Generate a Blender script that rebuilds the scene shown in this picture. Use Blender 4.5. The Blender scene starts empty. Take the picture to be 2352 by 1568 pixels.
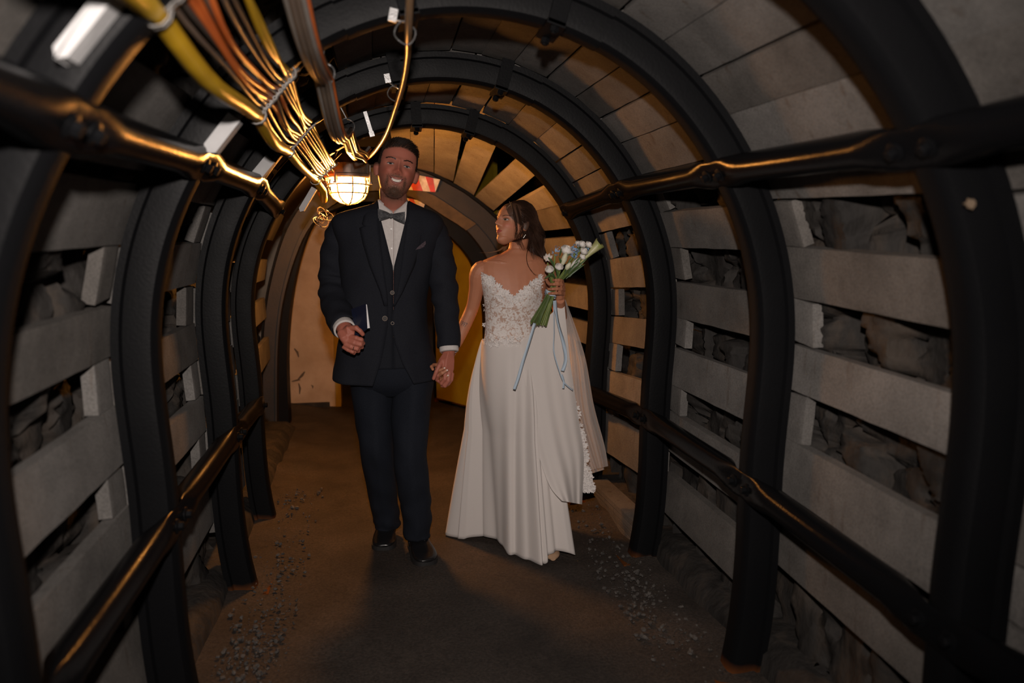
import bpy, math, random
import numpy as np
from mathutils import Vector, Matrix, noise
from mathutils.bvhtree import BVHTree

R_ = math.radians
rng = random.Random(7)
SC = bpy.context.scene
COL = SC.collection

# ------------------------------------------------------------------ camera
HC = 1.407
YAW, PITCH, ROLL, FPX = 0.178499, 0.120739, -0.002604, 1700.0
cam_d = bpy.data.cameras.new('camera')
cam_o = bpy.data.objects.new('camera', cam_d)
COL.objects.link(cam_o)
cam_d.sensor_width = 36.0
cam_d.lens = 36.0 * FPX / 2352.0
cam_d.clip_start = 0.02
cF = Vector((math.sin(YAW)*math.cos(PITCH), math.cos(YAW)*math.cos(PITCH), -math.sin(PITCH)))
r0 = Vector((math.cos(YAW), -math.sin(YAW), 0)); u0 = r0.cross(cF)
cR = r0*math.cos(ROLL) + u0*math.sin(ROLL)
cU = -r0*math.sin(ROLL) + u0*math.cos(ROLL)
cO = Vector((0, 0, HC))
cam_o.matrix_world = Matrix(((cR.x, cU.x, -cF.x, 0), (cR.y, cU.y, -cF.y, 0), (cR.z, cU.z, -cF.z, HC), (0, 0, 0, 1)))
cam_d.dof.use_dof = True
cam_d.dof.focus_distance = 3.55
cam_d.dof.aperture_fstop = 1.8
SC.camera = cam_o

def at(px, py, Y):
    """point of the place, in the plane y=Y, seen at pixel px,py of the photograph"""
    d = cF + cR*((px-1176)/FPX) + cU*((784-py)/FPX)
    return cO + d*(Y/d.y)

# ------------------------------------------------------------------ world, lights, exposure
w = bpy.data.worlds.new('world'); SC.world = w; w.use_nodes = True
bg = w.node_tree.nodes['Background']
bg.inputs[0].default_value = (0.9, 0.75, 0.65, 1)
bg.inputs[1].default_value = 0.006
SC.view_settings.view_transform = 'Standard'
SC.view_settings.look = 'None'
SC.view_settings.gamma = 1.0
SC.view_settings.use_curve_mapping = False
SC.view_settings.exposure = 0.0

# the photographer's flash, held above the camera
fl = bpy.data.lights.new('camera_flash', 'SPOT')
fl.energy = 236.0; fl.color = (1.0, 0.885, 0.81); fl.spot_size = R_(100); fl.spot_blend = 1.0; fl.shadow_soft_size = 0.03
flo = bpy.data.objects.new('camera_flash', fl); COL.objects.link(flo)
flo.location = (0.0, -0.02, 1.67)
flo.rotation_euler = (Vector((0.38, 3.3, 1.02)) - flo.location).to_track_quat('-Z', 'Y').to_euler()
LY = 4.40
LAMP_C = at(800, 425, LY)
LAMP_STRENGTH = 370.0

# ------------------------------------------------------------------ helpers
class MB:
    def __init__(self):
        self.v = []; self.f = []; self.m = []
    def add(self, vs, fs, mi=0):
        b = len(self.v)
        self.v += [Vector(p) for p in vs]
        self.f += [tuple(b+i for i in f) for f in fs]
        self.m += [mi]*len(fs)
        return b
    def box(self, c, s, M=None, mi=0, jit=0):
        c = Vector(c); vs = []
        for k in range(8):
            p = Vector(((k & 1)-.5, ((k >> 1) & 1)-.5, ((k >> 2) & 1)-.5))
            p = Vector((p.x*s[0], p.y*s[1], p.z*s[2]))
            if jit: p += Vector((rng.uniform(-jit, jit), rng.uniform(-jit, jit), rng.uniform(-jit, jit)))
            if M: p = M @ p
            vs.append(c+p)
        self.add(vs, [(0, 2, 3, 1), (4, 5, 7, 6), (0, 1, 5, 4), (2, 6, 7, 3), (0, 4, 6, 2), (1, 3, 7, 5)], mi)
    def loft(self, rings, closed=True, cap=True, mi=0):
        n = len(rings[0]); vs = [p for r in rings for p in r]; fs = []
        m = n if closed else n-1
        for i in range(len(rings)-1):
            for j in range(m):
                a = i*n+j; b = i*n+(j+1) % n
                fs.append((a, b, b+n, a+n))
        if cap and closed:
            fs.append(tuple(reversed(range(n))))
            fs.append(tuple((len(rings)-1)*n+j for j in range(n)))
        self.add(vs, fs, mi)
    def tube(self, pts, rad, n=8, flat=1.0, up=None, cap=True, mi=0):
        pts = [Vector(p) for p in pts]; k = len(pts)
        if not hasattr(rad, '__len__'): rad = [rad]*k
        T = []
        for i in range(k):
            t = (pts[min(i+1, k-1)]-pts[max(i-1, 0)])
            T.append(t.normalized() if t.length > 1e-9 else Vector((0, 0, 1)))
        nrm = Vector(up) if up is not None else (Vector((0, 0, 1)) if abs(T[0].z) < .9 else Vector((1, 0, 0)))
        rings = []
        for i in range(k):
            nrm = nrm - T[i]*nrm.dot(T[i])
            if nrm.length < 1e-6: nrm = T[i].orthogonal()
            nrm.normalize(); b = T[i].cross(nrm)
            rr = rad[i]
            ra, rb = (rr if not isinstance(rr, tuple) else rr[0]), (rr*flat if not isinstance(rr, tuple) else rr[1])
            rings.append([pts[i]+b*(ra*math.cos(2*math.pi*j/n))+nrm*(rb*math.sin(2*math.pi*j/n)) for j in range(n)])
        self.loft(rings, True, cap, mi)
    def ball(self, c, r, n=12, m=8, sc=(1, 1, 1), M=None, mi=0):
        c = Vector(c); vs = []; fs = []
        for i in range(1, m):
            a = math.pi*i/m
            for j in range(n):
                b = 2*math.pi*j/n
                p = Vector((math.sin(a)*math.cos(b)*sc[0], math.sin(a)*math.sin(b)*sc[1], math.cos(a)*sc[2]))*r
                vs.append(c+(M @ p if M else p))
        t = Vector((0, 0, r*sc[2])); vs += [c+(M @ t if M else t), c-(M @ t if M else t)]
        for i in range(m-2):
            for j in range(n):
                fs.append((i*n+j, (i+1)*n+j, (i+1)*n+(j+1) % n, i*n+(j+1) % n))
        T0 = (m-1)*n
        for j in range(n):
            fs.append((T0, j, (j+1) % n)); fs.append((T0+1, (m-2)*n+(j+1) % n, (m-2)*n+j))
        self.add(vs, fs, mi)
    def lathe(self, prof, c, n=24, axis=None, mi=0, cap=True):
        # prof: (r, h) pairs along axis
        M = Matrix.Identity(3) if axis is None else Vector(axis).to_track_quat('Z', 'Y').to_matrix()
        c = Vector(c)
        rings = [[c + M @ Vector((r*math.cos(2*math.pi*j/n), r*math.sin(2*math.pi*j/n), h)) for j in range(n)] for r, h in prof]
        self.loft(rings, True, cap, mi)
    def build(self, name, mats, parent=None, smooth=True, angle=35):
        me = bpy.data.meshes.new(name)
        me.from_pydata([tuple(p) for p in self.v], [], self.f)
        me.validate(clean_customdata=False)
        if not isinstance(mats, (list, tuple)): mats = [mats]
        for m in mats: me.materials.append(m)
        if len(mats) > 1 and len(me.polygons) == len(self.m):
            me.polygons.foreach_set('material_index', self.m)
        if smooth:
            me.shade_smooth()
            me.set_sharp_from_angle(angle=R_(angle))
        me.update()
        o = bpy.data.objects.new(name, me); COL.objects.link(o)
        if parent is not None:
            o.parent = parent
            o.matrix_parent_inverse = Matrix.Translation(-parent.location) if parent.type == 'EMPTY' and parent.parent is None else Matrix.Identity(4)
            if parent.type != 'EMPTY' and parent.parent is not None:
                o.matrix_parent_inverse = (Matrix.Translation(-parent.parent.location)).inverted() @ Matrix.Translation(-parent.parent.location)
        return o

def tag(o, label=None, cat=None, group=None, kind=None):
    if label: o['label'] = label
    if cat: o['category'] = cat
    if group: o['group'] = group
    if kind: o['kind'] = kind
    return o
def thing(name, label, cat, loc=(0, 0, 0), group=None):
    o = bpy.data.objects.new(name, None); COL.objects.link(o); o.location = loc
    o.empty_display_size = .05
    return tag(o, label, cat, group)
def struct(o): o['kind'] = 'structure'; return o

def nodes(name):
    m = bpy.data.materials.new(name); m.use_nodes = True
    nt = m.node_tree; return m, nt, nt.nodes['Principled BSDF']
def mat(name, col, rough=.6, col2=None, scale=8, detail=5, bump=0, bscale=None, metal=0, spec=.5, coat=0, sheen=0, trans=0, sub=0, stretch=None, contrast=(.35, .65), alpha=1, coord='Object'):
    m, nt, b = nodes(name); N = nt.nodes; L = nt.links
    b.inputs['Roughness'].default_value = rough
    b.inputs['Metallic'].default_value = metal
    b.inputs['Specular IOR Level'].default_value = spec
    b.inputs['Coat Weight'].default_value = coat
    b.inputs['Sheen Weight'].default_value = sheen
    b.inputs['Transmission Weight'].default_value = trans
    b.inputs['Alpha'].default_value = alpha
    if sub:
        b.inputs['Subsurface Weight'].default_value = sub
        b.inputs['Subsurface Scale'].default_value = .01
        b.inputs['Subsurface Radius'].default_value = (1, .35, .2)
    b.inputs['Base Color'].default_value = (*col, 1)
    tc = N.new('ShaderNodeTexCoord'); mp = N.new('ShaderNodeMapping')
    L.new(tc.outputs[coord], mp.inputs[0])
    if stretch: mp.inputs['Scale'].default_value = stretch
    if col2:
        nz = N.new('ShaderNodeTexNoise'); nz.inputs['Scale'].default_value = scale; nz.inputs['Detail'].default_value = detail
        L.new(mp.outputs[0], nz.inputs['Vector'])
        cr = N.new('ShaderNodeValToRGB'); cr.color_ramp.elements[0].position = contrast[0]; cr.color_ramp.elements[1].position = contrast[1]
        cr.color_ramp.elements[0].color = (*col, 1); cr.color_ramp.elements[1].color = (*col2, 1)
        L.new(nz.outputs['Fac'], cr.inputs[0]); L.new(cr.outputs[0], b.inputs['Base Color'])
    if bump:
        n2 = N.new('ShaderNodeTexNoise'); n2.inputs['Scale'].default_value = bscale or scale*4; n2.inputs['Detail'].default_value = 4
        L.new(mp.outputs[0], n2.inputs['Vector'])
        bp = N.new('ShaderNodeBump'); bp.inputs['Strength'].default_value = 1; bp.inputs['Distance'].default_value = bump
        L.new(n2.outputs['Fac'], bp.inputs['Height']); L.new(bp.outputs[0], b.inputs['Normal'])
    return m
def emis(name, col, strength):
    m = bpy.data.materials.new(name); m.use_nodes = True; nt = m.node_tree
    nt.nodes.clear(); e = nt.nodes.new('ShaderNodeEmission'); o = nt.nodes.new('ShaderNodeOutputMaterial')
    e.inputs[0].default_value = (*col, 1); e.inputs[1].default_value = strength
    nt.links.new(e.outputs[0], o.inputs[0]); return m

def board_mat(name, a, b_, seed=0):
    """grainy concrete lagging with blotches, scratches and a few rust freckles, in world space"""
    m, nt, b = nodes(name); N = nt.nodes; L = nt.links
    b.inputs['Roughness'].default_value = .85; b.inputs['Specular IOR Level'].default_value = .25
    g = N.new('ShaderNodeNewGeometry'); mp = N.new('ShaderNodeMapping'); L.new(g.outputs['Position'], mp.inputs[0])
    mp.inputs['Location'].default_value = (seed, seed*1.7, 0)
    n1 = N.new('ShaderNodeTexNoise'); n1.inputs['Scale'].default_value = 5; n1.inputs['Detail'].default_value = 6; n1.inputs['Roughness'].default_value = .65
    L.new(mp.outputs[0], n1.inputs['Vector'])
    cr = N.new('ShaderNodeValToRGB'); e = cr.color_ramp.elements
    e[0].position = .3; e[0].color = (*a, 1); e[1].position = .72; e[1].color = (*b_, 1)
    L.new(n1.outputs['Fac'], cr.inputs[0])
    n2 = N.new('ShaderNodeTexNoise'); n2.inputs['Scale'].default_value = 170; n2.inputs['Detail'].default_value = 3
    L.new(mp.outputs[0], n2.inputs['Vector'])
    mx = N.new('ShaderNodeMix'); mx.data_type = 'RGBA'; mx.blend_type = 'MULTIPLY'; mx.inputs[0].default_value = .55
    c2 = N.new('ShaderNodeValToRGB'); c2.color_ramp.elements[0].position = .3; c2.color_ramp.elements[0].color = (.45, .45, .45, 1); c2.color_ramp.elements[1].position = .6
    L.new(n2.outputs['Fac'], c2.inputs[0]); L.new(cr.outputs[0], mx.inputs[6]); L.new(c2.outputs[0], mx.inputs[7])
    mp3 = N.new('ShaderNodeMapping'); mp3.inputs['Scale'].default_value = (30, 30, 4); L.new(g.outputs['Position'], mp3.inputs[0])
    n3 = N.new('ShaderNodeTexNoise'); n3.inputs['Scale'].default_value = 1; n3.inputs['Detail'].default_value = 3; L.new(mp3.outputs[0], n3.inputs['Vector'])
    c3 = N.new('ShaderNodeValToRGB'); c3.color_ramp.elements[0].position = .62; c3.color_ramp.elements[0].color = (1, 1, 1, 1)
    c3.color_ramp.elements[1].position = .78; c3.color_ramp.elements[1].color = (.50, .34, .24, 1)
    m3 = N.new('ShaderNodeMix'); m3.data_type = 'RGBA'; m3.blend_type = 'MULTIPLY'; m3.inputs[0].default_value = .6
    L.new(n3.outputs['Fac'], c3.inputs[0]); L.new(mx.outputs[2], m3.inputs[6]); L.new(c3.outputs[0], m3.inputs[7])
    L.new(m3.outputs[2], b.inputs['Base Color'])
    bp = N.new('ShaderNodeBump'); bp.inputs['Distance'].default_value = .0010
    L.new(n2.outputs['Fac'], bp.inputs['Height']); L.new(bp.outputs[0], b.inputs['Normal'])
    return m
def steel_mat(nm='black_painted_steel', r0_=.36, r1_=.58, sp_=.08):
    m, nt, b = nodes(nm); N = nt.nodes; L = nt.links
    b.inputs['Specular IOR Level'].default_value = sp_
    g = N.new('ShaderNodeNewGeometry')
    n1 = N.new('ShaderNodeTexNoise'); n1.inputs['Scale'].default_value = 110; n1.inputs['Detail'].default_value = 4
    n2 = N.new('ShaderNodeTexNoise'); n2.inputs['Scale'].default_value = 5; n2.inputs['Detail'].default_value = 4
    L.new(g.outputs['Position'], n1.inputs['Vector']); L.new(g.outputs['Position'], n2.inputs['Vector'])
    sp = N.new('ShaderNodeSeparateXYZ'); L.new(g.outputs['Position'], sp.inputs[0])
    mr = N.new('ShaderNodeMapRange'); mr.inputs[1].default_value = .10; mr.inputs[2].default_value = .02; L.new(sp.outputs[2], mr.inputs[0])
    n3 = N.new('ShaderNodeMath'); n3.operation = 'MULTIPLY'; L.new(mr.outputs[0], n3.inputs[0]); L.new(n2.outputs['Fac'], n3.inputs[1])
    c = N.new('ShaderNodeValToRGB'); e = c.color_ramp.elements
    e[0].position = .3; e[0].color = (.0045, .0047, .0054, 1); e[1].position = .58; e[1].color = (.12, .04, .012, 1)
    L.new(n3.outputs[0], c.inputs[0]); L.new(c.outputs[0], b.inputs['Base Color'])
    mr2 = N.new('ShaderNodeMapRange'); mr2.inputs[3].default_value = r0_; mr2.inputs[4].default_value = r1_; L.new(n2.outputs['Fac'], mr2.inputs[0])
    L.new(mr2.outputs[0], b.inputs['Roughness'])
    bp = N.new('ShaderNodeBump'); bp.inputs['Distance'].default_value = .0005; L.new(n1.outputs['Fac'], bp.inputs['Height']); L.new(bp.outputs[0], b.inputs['Normal'])
    return m
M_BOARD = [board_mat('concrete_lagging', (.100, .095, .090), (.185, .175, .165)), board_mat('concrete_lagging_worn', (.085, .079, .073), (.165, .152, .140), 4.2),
           board_mat('concrete_lagging_pale', (.125, .119, .113), (.215, .204, .193), 9.1), board_mat('lamplight_toned_lagging', (.25, .235, .21), (.42, .395, .355), 2.1)]  # last one: stronger lamp light on the fanned boards, put into a paler colour
M_STEEL = steel_mat(); M_PIPE = steel_mat('black_glossy_pipe', .16, .27, .055)
M_ZINC = mat('galvanised_metal', (.42, .42, .42), .38, (.6, .6, .6), 20, metal=.9, bump=.0005, bscale=200)
M_WIRE = mat('dull_wire', (.16, .15, .14), .45, metal=.7)

def rock_mat(name, cols, sc=3.2):
    m, nt, b = nodes(name); N = nt.nodes; L = nt.links
    b.inputs['Roughness'].default_value = .8; b.inputs['Specular IOR Level'].default_value = .3
    g = N.new('ShaderNodeNewGeometry'); mp = N.new('ShaderNodeMapping'); mp.inputs['Scale'].default_value = (1, 1, .45)
    L.new(g.outputs['Position'], mp.inputs[0])
    n1 = N.new('ShaderNodeTexNoise'); n1.inputs['Scale'].default_value = sc*2.2; n1.inputs['Detail'].default_value = 8; n1.inputs['Roughness'].default_value = .62; n1.inputs['Distortion'].default_value = .8
    L.new(mp.outputs[0], n1.inputs['Vector'])
    cr = N.new('ShaderNodeValToRGB'); e = cr.color_ramp.elements
    e[0].position = .32; e[0].color = (*cols[0], 1); e[1].position = .7; e[1].color = (*cols[2], 1)
    k = e.new(.5); k.color = (*cols[1], 1)
    L.new(n1.outputs['Fac'], cr.inputs[0]); L.new(cr.outputs[0], b.inputs['Base Color'])
    n2 = N.new('ShaderNodeTexNoise'); n2.inputs['Scale'].default_value = 26; n2.inputs['Detail'].default_value = 6
    L.new(mp.outputs[0], n2.inputs['Vector'])
    bp = N.new('ShaderNodeBump'); bp.inputs['Distance'].default_value = .012; L.new(n2.outputs['Fac'], bp.inputs['Height']); L.new(bp.outputs[0], b.inputs['Normal'])
    return m
M_ROCK = rock_mat('packed_rock', ((.010, .009, .0085), (.024, .0215, .0195), (.052, .040, .031)))
M_FLOOR = None

# ------------------------------------------------------------------ tunnel profile
XC, Z0 = 0.27864, 1.155
PA = [1.1038405, -0.37677042, 0.27794819, -0.13697757, 0.05675225, -0.01395821]
SY = [0.36, 1.280, 2.1663, 3.1051, 3.9458]           # arch stations along the gallery
DX = [0.0, -0.0015, .0092, .0098, -.0175]
DZ = [-.03, -.0294, .0052, .0247, -.0204]
DS = [.9928, .9928, 1.0041, 1.0049, 1.0037]
def prad(t): return sum(a*math.cos(k*t) for k, a in enumerate(PA))
def prof(th, off):
    """point of the section at angle th (degrees from the crown), off metres outside the arch's inner face"""
    t = R_(th); e = .01
    p = Vector((prad(t)*math.sin(t), prad(t)*math.cos(t)))
    a = Vector((prad(t-e)*math.sin(t-e), prad(t-e)*math.cos(t-e))); b = Vector((prad(t+e)*math.sin(t+e), prad(t+e)*math.cos(t+e)))
    d = (b-a).normalized(); n = Vector((-d.y, d.x))
    if n.dot(p) < 0: n = -n
    return p + n*off
def interp(y, L):
    if y <= SY[0]: return L[0]
    if y >= SY[-1]: return L[-1]
    for i in range(len(SY)-1):
        if y <= SY[i+1]:
            f = (y-SY[i])/(SY[i+1]-SY[i]); return L[i]*(1-f)+L[i+1]*f
def sec(y, th, off):
    q = prof(th, off)
    s = interp(y, DS)
    return Vector((XC+interp(y, DX)+q.x*s, y, Z0+interp(y, DZ)+q.y*s))
def sec2(y, x, z): pass
# ------------------------------------------------------------------ setting: floor, walls of packed rock, roof
def floor_obj():
    m, nt, b = nodes('trodden_floor'); N = nt.nodes; L = nt.links
    b.inputs['Roughness'].default_value = .7; b.inputs['Specular IOR Level'].default_value = .3
    g = N.new('ShaderNodeNewGeometry')
    n1 = N.new('ShaderNodeTexNoise'); n1.inputs['Scale'].default_value = 2.6; n1.inputs['Detail'].default_value = 7; n1.inputs['Roughness'].default_value = .6
    n2 = N.new('ShaderNodeTexNoise'); n2.inputs['Scale'].default_value = 95; n2.inputs['Detail'].default_value = 5; n2.inputs['Roughness'].default_value = .75
    L.new(g.outputs['Position'], n1.inputs['Vector']); L.new(g.outputs['Position'], n2.inputs['Vector'])
    cr = N.new('ShaderNodeValToRGB'); e = cr.color_ramp.elements
    e[0].position = .32; e[0].color = (.034, .028, .0245, 1); e[1].position = .7; e[1].color = (.068, .056, .048, 1)
    L.new(n1.outputs['Fac'], cr.inputs[0])
    c2 = N.new('ShaderNodeValToRGB'); c2.color_ramp.elements[0].position = .3; c2.color_ramp.elements[0].color = (.35, .35, .35, 1); c2.color_ramp.elements[1].position = .72; c2.color_ramp.elements[1].color = (1.5, 1.45, 1.4, 1)
    L.new(n2.outputs['Fac'], c2.inputs[0])
    mx = N.new('ShaderNodeMix'); mx.data_type = 'RGBA'; mx.blend_type = 'MULTIPLY'; mx.inputs[0].default_value = 1
    L.new(cr.outputs[0], mx.inputs[6]); L.new(c2.outputs[0], mx.inputs[7]); L.new(mx.outputs[2], b.inputs['Base Color'])
    bp = N.new('ShaderNodeBump'); bp.inputs['Distance'].default_value = .006; L.new(n2.outputs['Fac'], bp.inputs['Height']); L.new(bp.outputs[0], b.inputs['Normal'])
    mb = MB(); nx, ny = 70, 220
    vs = []; fs = []
    for j in range(ny+1):
        y = -.3+10.3*j/ny
        for i in range(nx+1):
            x = -1.1+2.9*i/nx
            d = abs(x-XC)
            z = .010*noise.noise(Vector((x*2.2, y*1.6, 0)))+.005*noise.noise(Vector((x*9, y*9, 3)))
            if d > .62: z += (d-.62)*.22*(.6+.6*noise.noise(Vector((x*5, y*4, 7))))
            vs.append((x, y, z-.004))
    for j in range(ny):
        for i in range(nx):
            a = j*(nx+1)+i; fs.append((a, a+1, a+nx+2, a+nx+1))
    mb.add(vs, fs)
    o = mb.build('floor', m, angle=80); struct(o)
floor_obj()

def rock_shell(name, t0, t1, off):
    mb = MB(); vs = []; fs = []; nt_, ny = 150, 280
    for j in range(ny+1):
        y = -.3+7.3*j/ny
        for i in range(nt_+1):
            th = t0+(t1-t0)*i/nt_
            p = sec(y, th, off)
            q = Vector((y*3.1, th*.026, 0))
            # boulders: cellular relief
            wv = .25*noise.noise(Vector((y*5, th*.1, 4)))
            c, vp = noise.voronoi(Vector((y*7.5+wv, th*.085+wv, 2.5)))
            fl_ = noise.cell(vp[0]*37.0)
            h = -min(.055, (c[1]-c[0])*.30)+.055*(fl_-.3)+.016*noise.noise(Vector((y*16, th*.3, 1)))+.010*noise.noise(Vector((y*45, th*.9, 1)))
            if y > 3.9: h += min(.3, (y-3.9)*.5)
            d = Vector((p.x-XC, 0, p.z-Z0)).normalized()
            vs.append(p+d*(h+.05))
    for j in range(ny):
        for i in range(nt_):
            a = j*(nt_+1)+i; fs.append((a, a+1, a+nt_+2, a+nt_+1))
    mb.add(vs, fs)
    return struct(mb.build(name, M_ROCK, angle=60))
rock_shell('wall_right', 58, 152, .21)
rock_shell('wall_left', -152, -58, .21)
rock_shell('ceiling', -60, 60, .21)

# ------------------------------------------------------------------ steel arches
SECT = [(-.030, 0), (-.012, -.002), (.012, -.002), (.030, 0), (.044, .010), (.049, .030), (.051, .078), (.064, .083), (.066, .103), (.050, .106),
        (.036, .092), (-.036, .092), (-.050, .106), (-.066, .103), (-.064, .083), (-.051, .078), (-.049, .030), (-.044, .010)]
def arch_mesh(i, t0, t1, shift=0, sect=SECT, step=2.5):
    mb = MB(); n = max(2, int(abs(t1-t0)/step)); rings = []
    for k in range(n+1):
        th = t0+(t1-t0)*k/n
        rings.append([sec(SY[i]+u, th, v+shift) if True else None for u, v in sect])
    # keep every ring of one arch in that arch's own section parameters
    mb.loft(rings); return mb
def clamp(i, th, parent, lab):
    """shackle that pins the two overlapping rib lengths: plate, bolts and nuts"""
    mb = MB(); y = SY[i]
    a = sec(y, th, 0); nrm = (sec(y, th, .1)-a).normalized(); tan = (sec(y, th+3, 0)-a).normalized(); Y = Vector((0, 1, 0))
    M = Matrix((tan, Y, nrm)).transposed()
    mb.box(a-nrm*.008, (.055, .15, .014), M)
    for s in (-1, 1):
        mb.box(a+nrm*.05+Y*s*.068, (.05, .014, .12), M)
        mb.tube([a-nrm*.034+Y*s*.058, a+nrm*.135+Y*s*.058], .008, 8)
        mb.tube([a-nrm*.030+Y*s*.058, a-nrm*.014+Y*s*.058], .014, 6)
    c = mb.build('clamp', M_STEEL, parent)
    return c
ORD = ['', 'nearest', 'second', 'third', 'fourth']
for i in range(1, 5):
    base = Vector((XC, SY[i], 0))
    lab = {1: 'black steel arch rib nearest the camera, cut by the top and sides of the frame', 2: 'black steel arch rib second from the camera, crossing the top edge above the couple',
           3: 'black steel arch rib third from the camera, standing level with the couple', 4: 'black steel arch rib fourth from the camera, just behind the caged lamp'}[i]
    t = thing('steel_arch', lab, 'steel arch', base, 'steel arch ribs of the gallery')
    arch_mesh(i, -149, -17).build('side_rib', M_STEEL, t)
    arch_mesh(i, 17, 149).build('side_rib', M_STEEL, t)
    arch_mesh(i, -23, 23, -.004).build('crown_rib', M_STEEL, t)
    if i >= 2:
        clamp(i, 14, t, ''); clamp(i, -12 if i < 4 else -3, t, '')
    for s in (-1, 1):
        p = sec(SY[i], s*146, .05); mb = MB(); mb.box((p.x, p.y, .008), (.19, .17, .018)); mb.build('foot_plate', M_STEEL, t)

# ------------------------------------------------------------------ struts: round props between the arches
def strut(i, th, lab, grp):
    y0, y1 = SY[i]+.075, SY[i+1]-.075
    a = sec(y0, th, -.004+.045); b = sec(y1, th, .041)
    a0 = sec(SY[i], th, .0); 
    d = (b-a).normalized()
    nrm = (sec((y0+y1)/2, th, 0)-sec((y0+y1)/2, th, .1)).normalized()      # points into the gallery
    t = thing('strut', lab, 'strut', (a+b)/2, grp)
    mb = MB(); L = (b-a).length
    pts = [a+nrm*.026-d*.09, a+nrm*.026-d*.03, a+nrm*.02, a+nrm*.012+d*.05, a+d*.10] + [a+d*(L*f) for f in (.3, .5, .7)] + [b-d*.10, b+nrm*.012-d*.05, b+nrm*.02, b+nrm*.026+d*.03, b+nrm*.026+d*.09]
    side = d.cross(nrm)
    rad = [(.040, .005), (.046, .007), (.049, .016), (.046, .031), (.042, .041)]
    rad = rad+[(.041, .041)]*3+rad[::-1]
    # tube uses 'up' axis = nrm for the second radius
    pts = [p+nrm*.018 for p in pts]
    mb.tube(pts, rad, 20, up=nrm)
    mb.build('pipe', M_PIPE, t, angle=50)
    for q in (pts[1], pts[-2]):
        m2 = MB(); m2.lathe([(.0, -.004), (.021, -.004), (.021, .004), (.015, .006)], q+nrm*.006, 16, nrm)
        m2.lathe([(.013, .004), (.013, .018), (.010, .020), (.0, .020)], q+nrm*.006, 6, nrm)
        m2.build('bolt', M_ZINC if False else M_STEEL, t)
for i in range(0, 4):
    where = {0: 'before the nearest arch', 1: 'between the nearest and second arch', 2: 'between the second and third arch', 3: 'between the third and fourth arch'}[i]
    for th, nm in ((57.0, 'upper black round strut on the right wall'), (-57.0, 'upper black round strut on the left wall'), (120.5, 'lower black round strut on the right wall'), (-120.5, 'lower black round strut on the left wall')):
        strut(i, th, '%s, %s' % (nm, where), 'round struts bracing the arches')

# ------------------------------------------------------------------ concrete lagging boards
BO = .112; BT = .036
def board(y0, y1, t0, t1, lab, grp, matk=0, skew=0, off=BO, pts=None, parent=None, name='lagging_board', cat='lagging board', thick=BT):
    """one flat board lying against the outer flanges of two arches"""
    mb = MB(); n = 6; sk = skew or 0
    if pts is None:
        P00 = sec(y0, t0, off); P01 = sec(y0, t1, off); P10 = sec(y1, t0+sk, off); P11 = sec(y1, t1+sk, off)
    else: P00, P01, P10, P11 = pts
    cen = (P00+P01+P10+P11)/4
    nrm = (P01-P00).cross(P10-P00).normalized()
    if nrm.dot(cen-Vector((XC, cen.y, Z0))) < 0: nrm = -nrm
    g = .003
    vs = []; nu, nv = 10, 5
    e = (P10-P00).normalized(); f = (P01-P00).normalized()
    for layer in (0, 1):
        for j in range(nv+1):
            for k in range(nu+1):
                u = k/nu; v = j/nv
                p = (P00*(1-u)+P10*u)*(1-v)+(P01*(1-u)+P11*u)*v
                edge = (j in (0, nv)) or (k in (0, nu))
                q = p + nrm*(thick*layer)
                if edge:
                    w_ = .0022*noise.noise(p*23+Vector((layer, 3, t0)))
                    q += f*w_+e*w_
                    if layer == 0: q += nrm*.002
                vs.append(q+nrm*.0012*noise.noise(p*9))
    fs = []; A = (nu+1)*(nv+1)
    for j in range(nv):
        for k in range(nu):
            a = j*(nu+1)+k
            fs.append((a, a+1, a+nu+2, a+nu+1)); fs.append((A+a, A+a+nu+1, A+a+nu+2, A+a+1))
    for k in range(nu):
        fs.append((k, A+k, A+k+1, k+1)); b = nv*(nu+1)+k; fs.append((b, b+1, A+b+1, A+b))
    for j in range(nv):
        a = j*(nu+1); fs.append((a, a+nu+1, A+a+nu+1, A+a)); b = a+nu; fs.append((b, A+b, A+b+nu+1, b+nu+1))
    mb.add(vs, fs)
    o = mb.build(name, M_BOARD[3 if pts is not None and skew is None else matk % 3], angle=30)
    o.name = name
    # put the object's origin at the board's centre
    o.data.transform(Matrix.Translation(-cen)); o.location = cen
    return tag(o, lab, cat, grp)

BAYW = {0: 'in front of nearest arch', 1: 'between nearest and second arch', 2: 'between second and third arch', 3: 'between third and fourth arch', 4: 'beyond fourth arch'}
NUM = ['first', 'second', 'third', 'fourth', 'fifth', 'sixth', 'seventh', 'eighth', 'ninth', 'tenth']
SYE = SY+[5.80]
def bay_span(b):
    if b == 0: return (.42, SY[1]+.02)
    return (SY[b]-.02+.045, SYE[b+1]+.02-.045)
right = {0: [(57.5, 66.5), (67.3, 75.2), (84.3, 93.3), (101.6, 111.6), (119, 128)], 1: [(57.5, 66.2), (75.2, 84.5), (93.0, 101.6), (111.5, 121.2), (123.4, 131.8)], 2: [(57, 60.5), (66.7, 75.8), (84.3, 93.5), (101.7, 111.8), (119.2, 127.6), (131.6, 138.0)],
         3: [(59.0, 68.3), (77.2, 86.2), (95.2, 104.0), (113.6, 122.1), (126.4, 134.7)], 4: [(57, 65.5), (69, 79), (86.5, 95.0), (99.5, 107.5), (113, 121), (127, 134)]}
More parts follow.
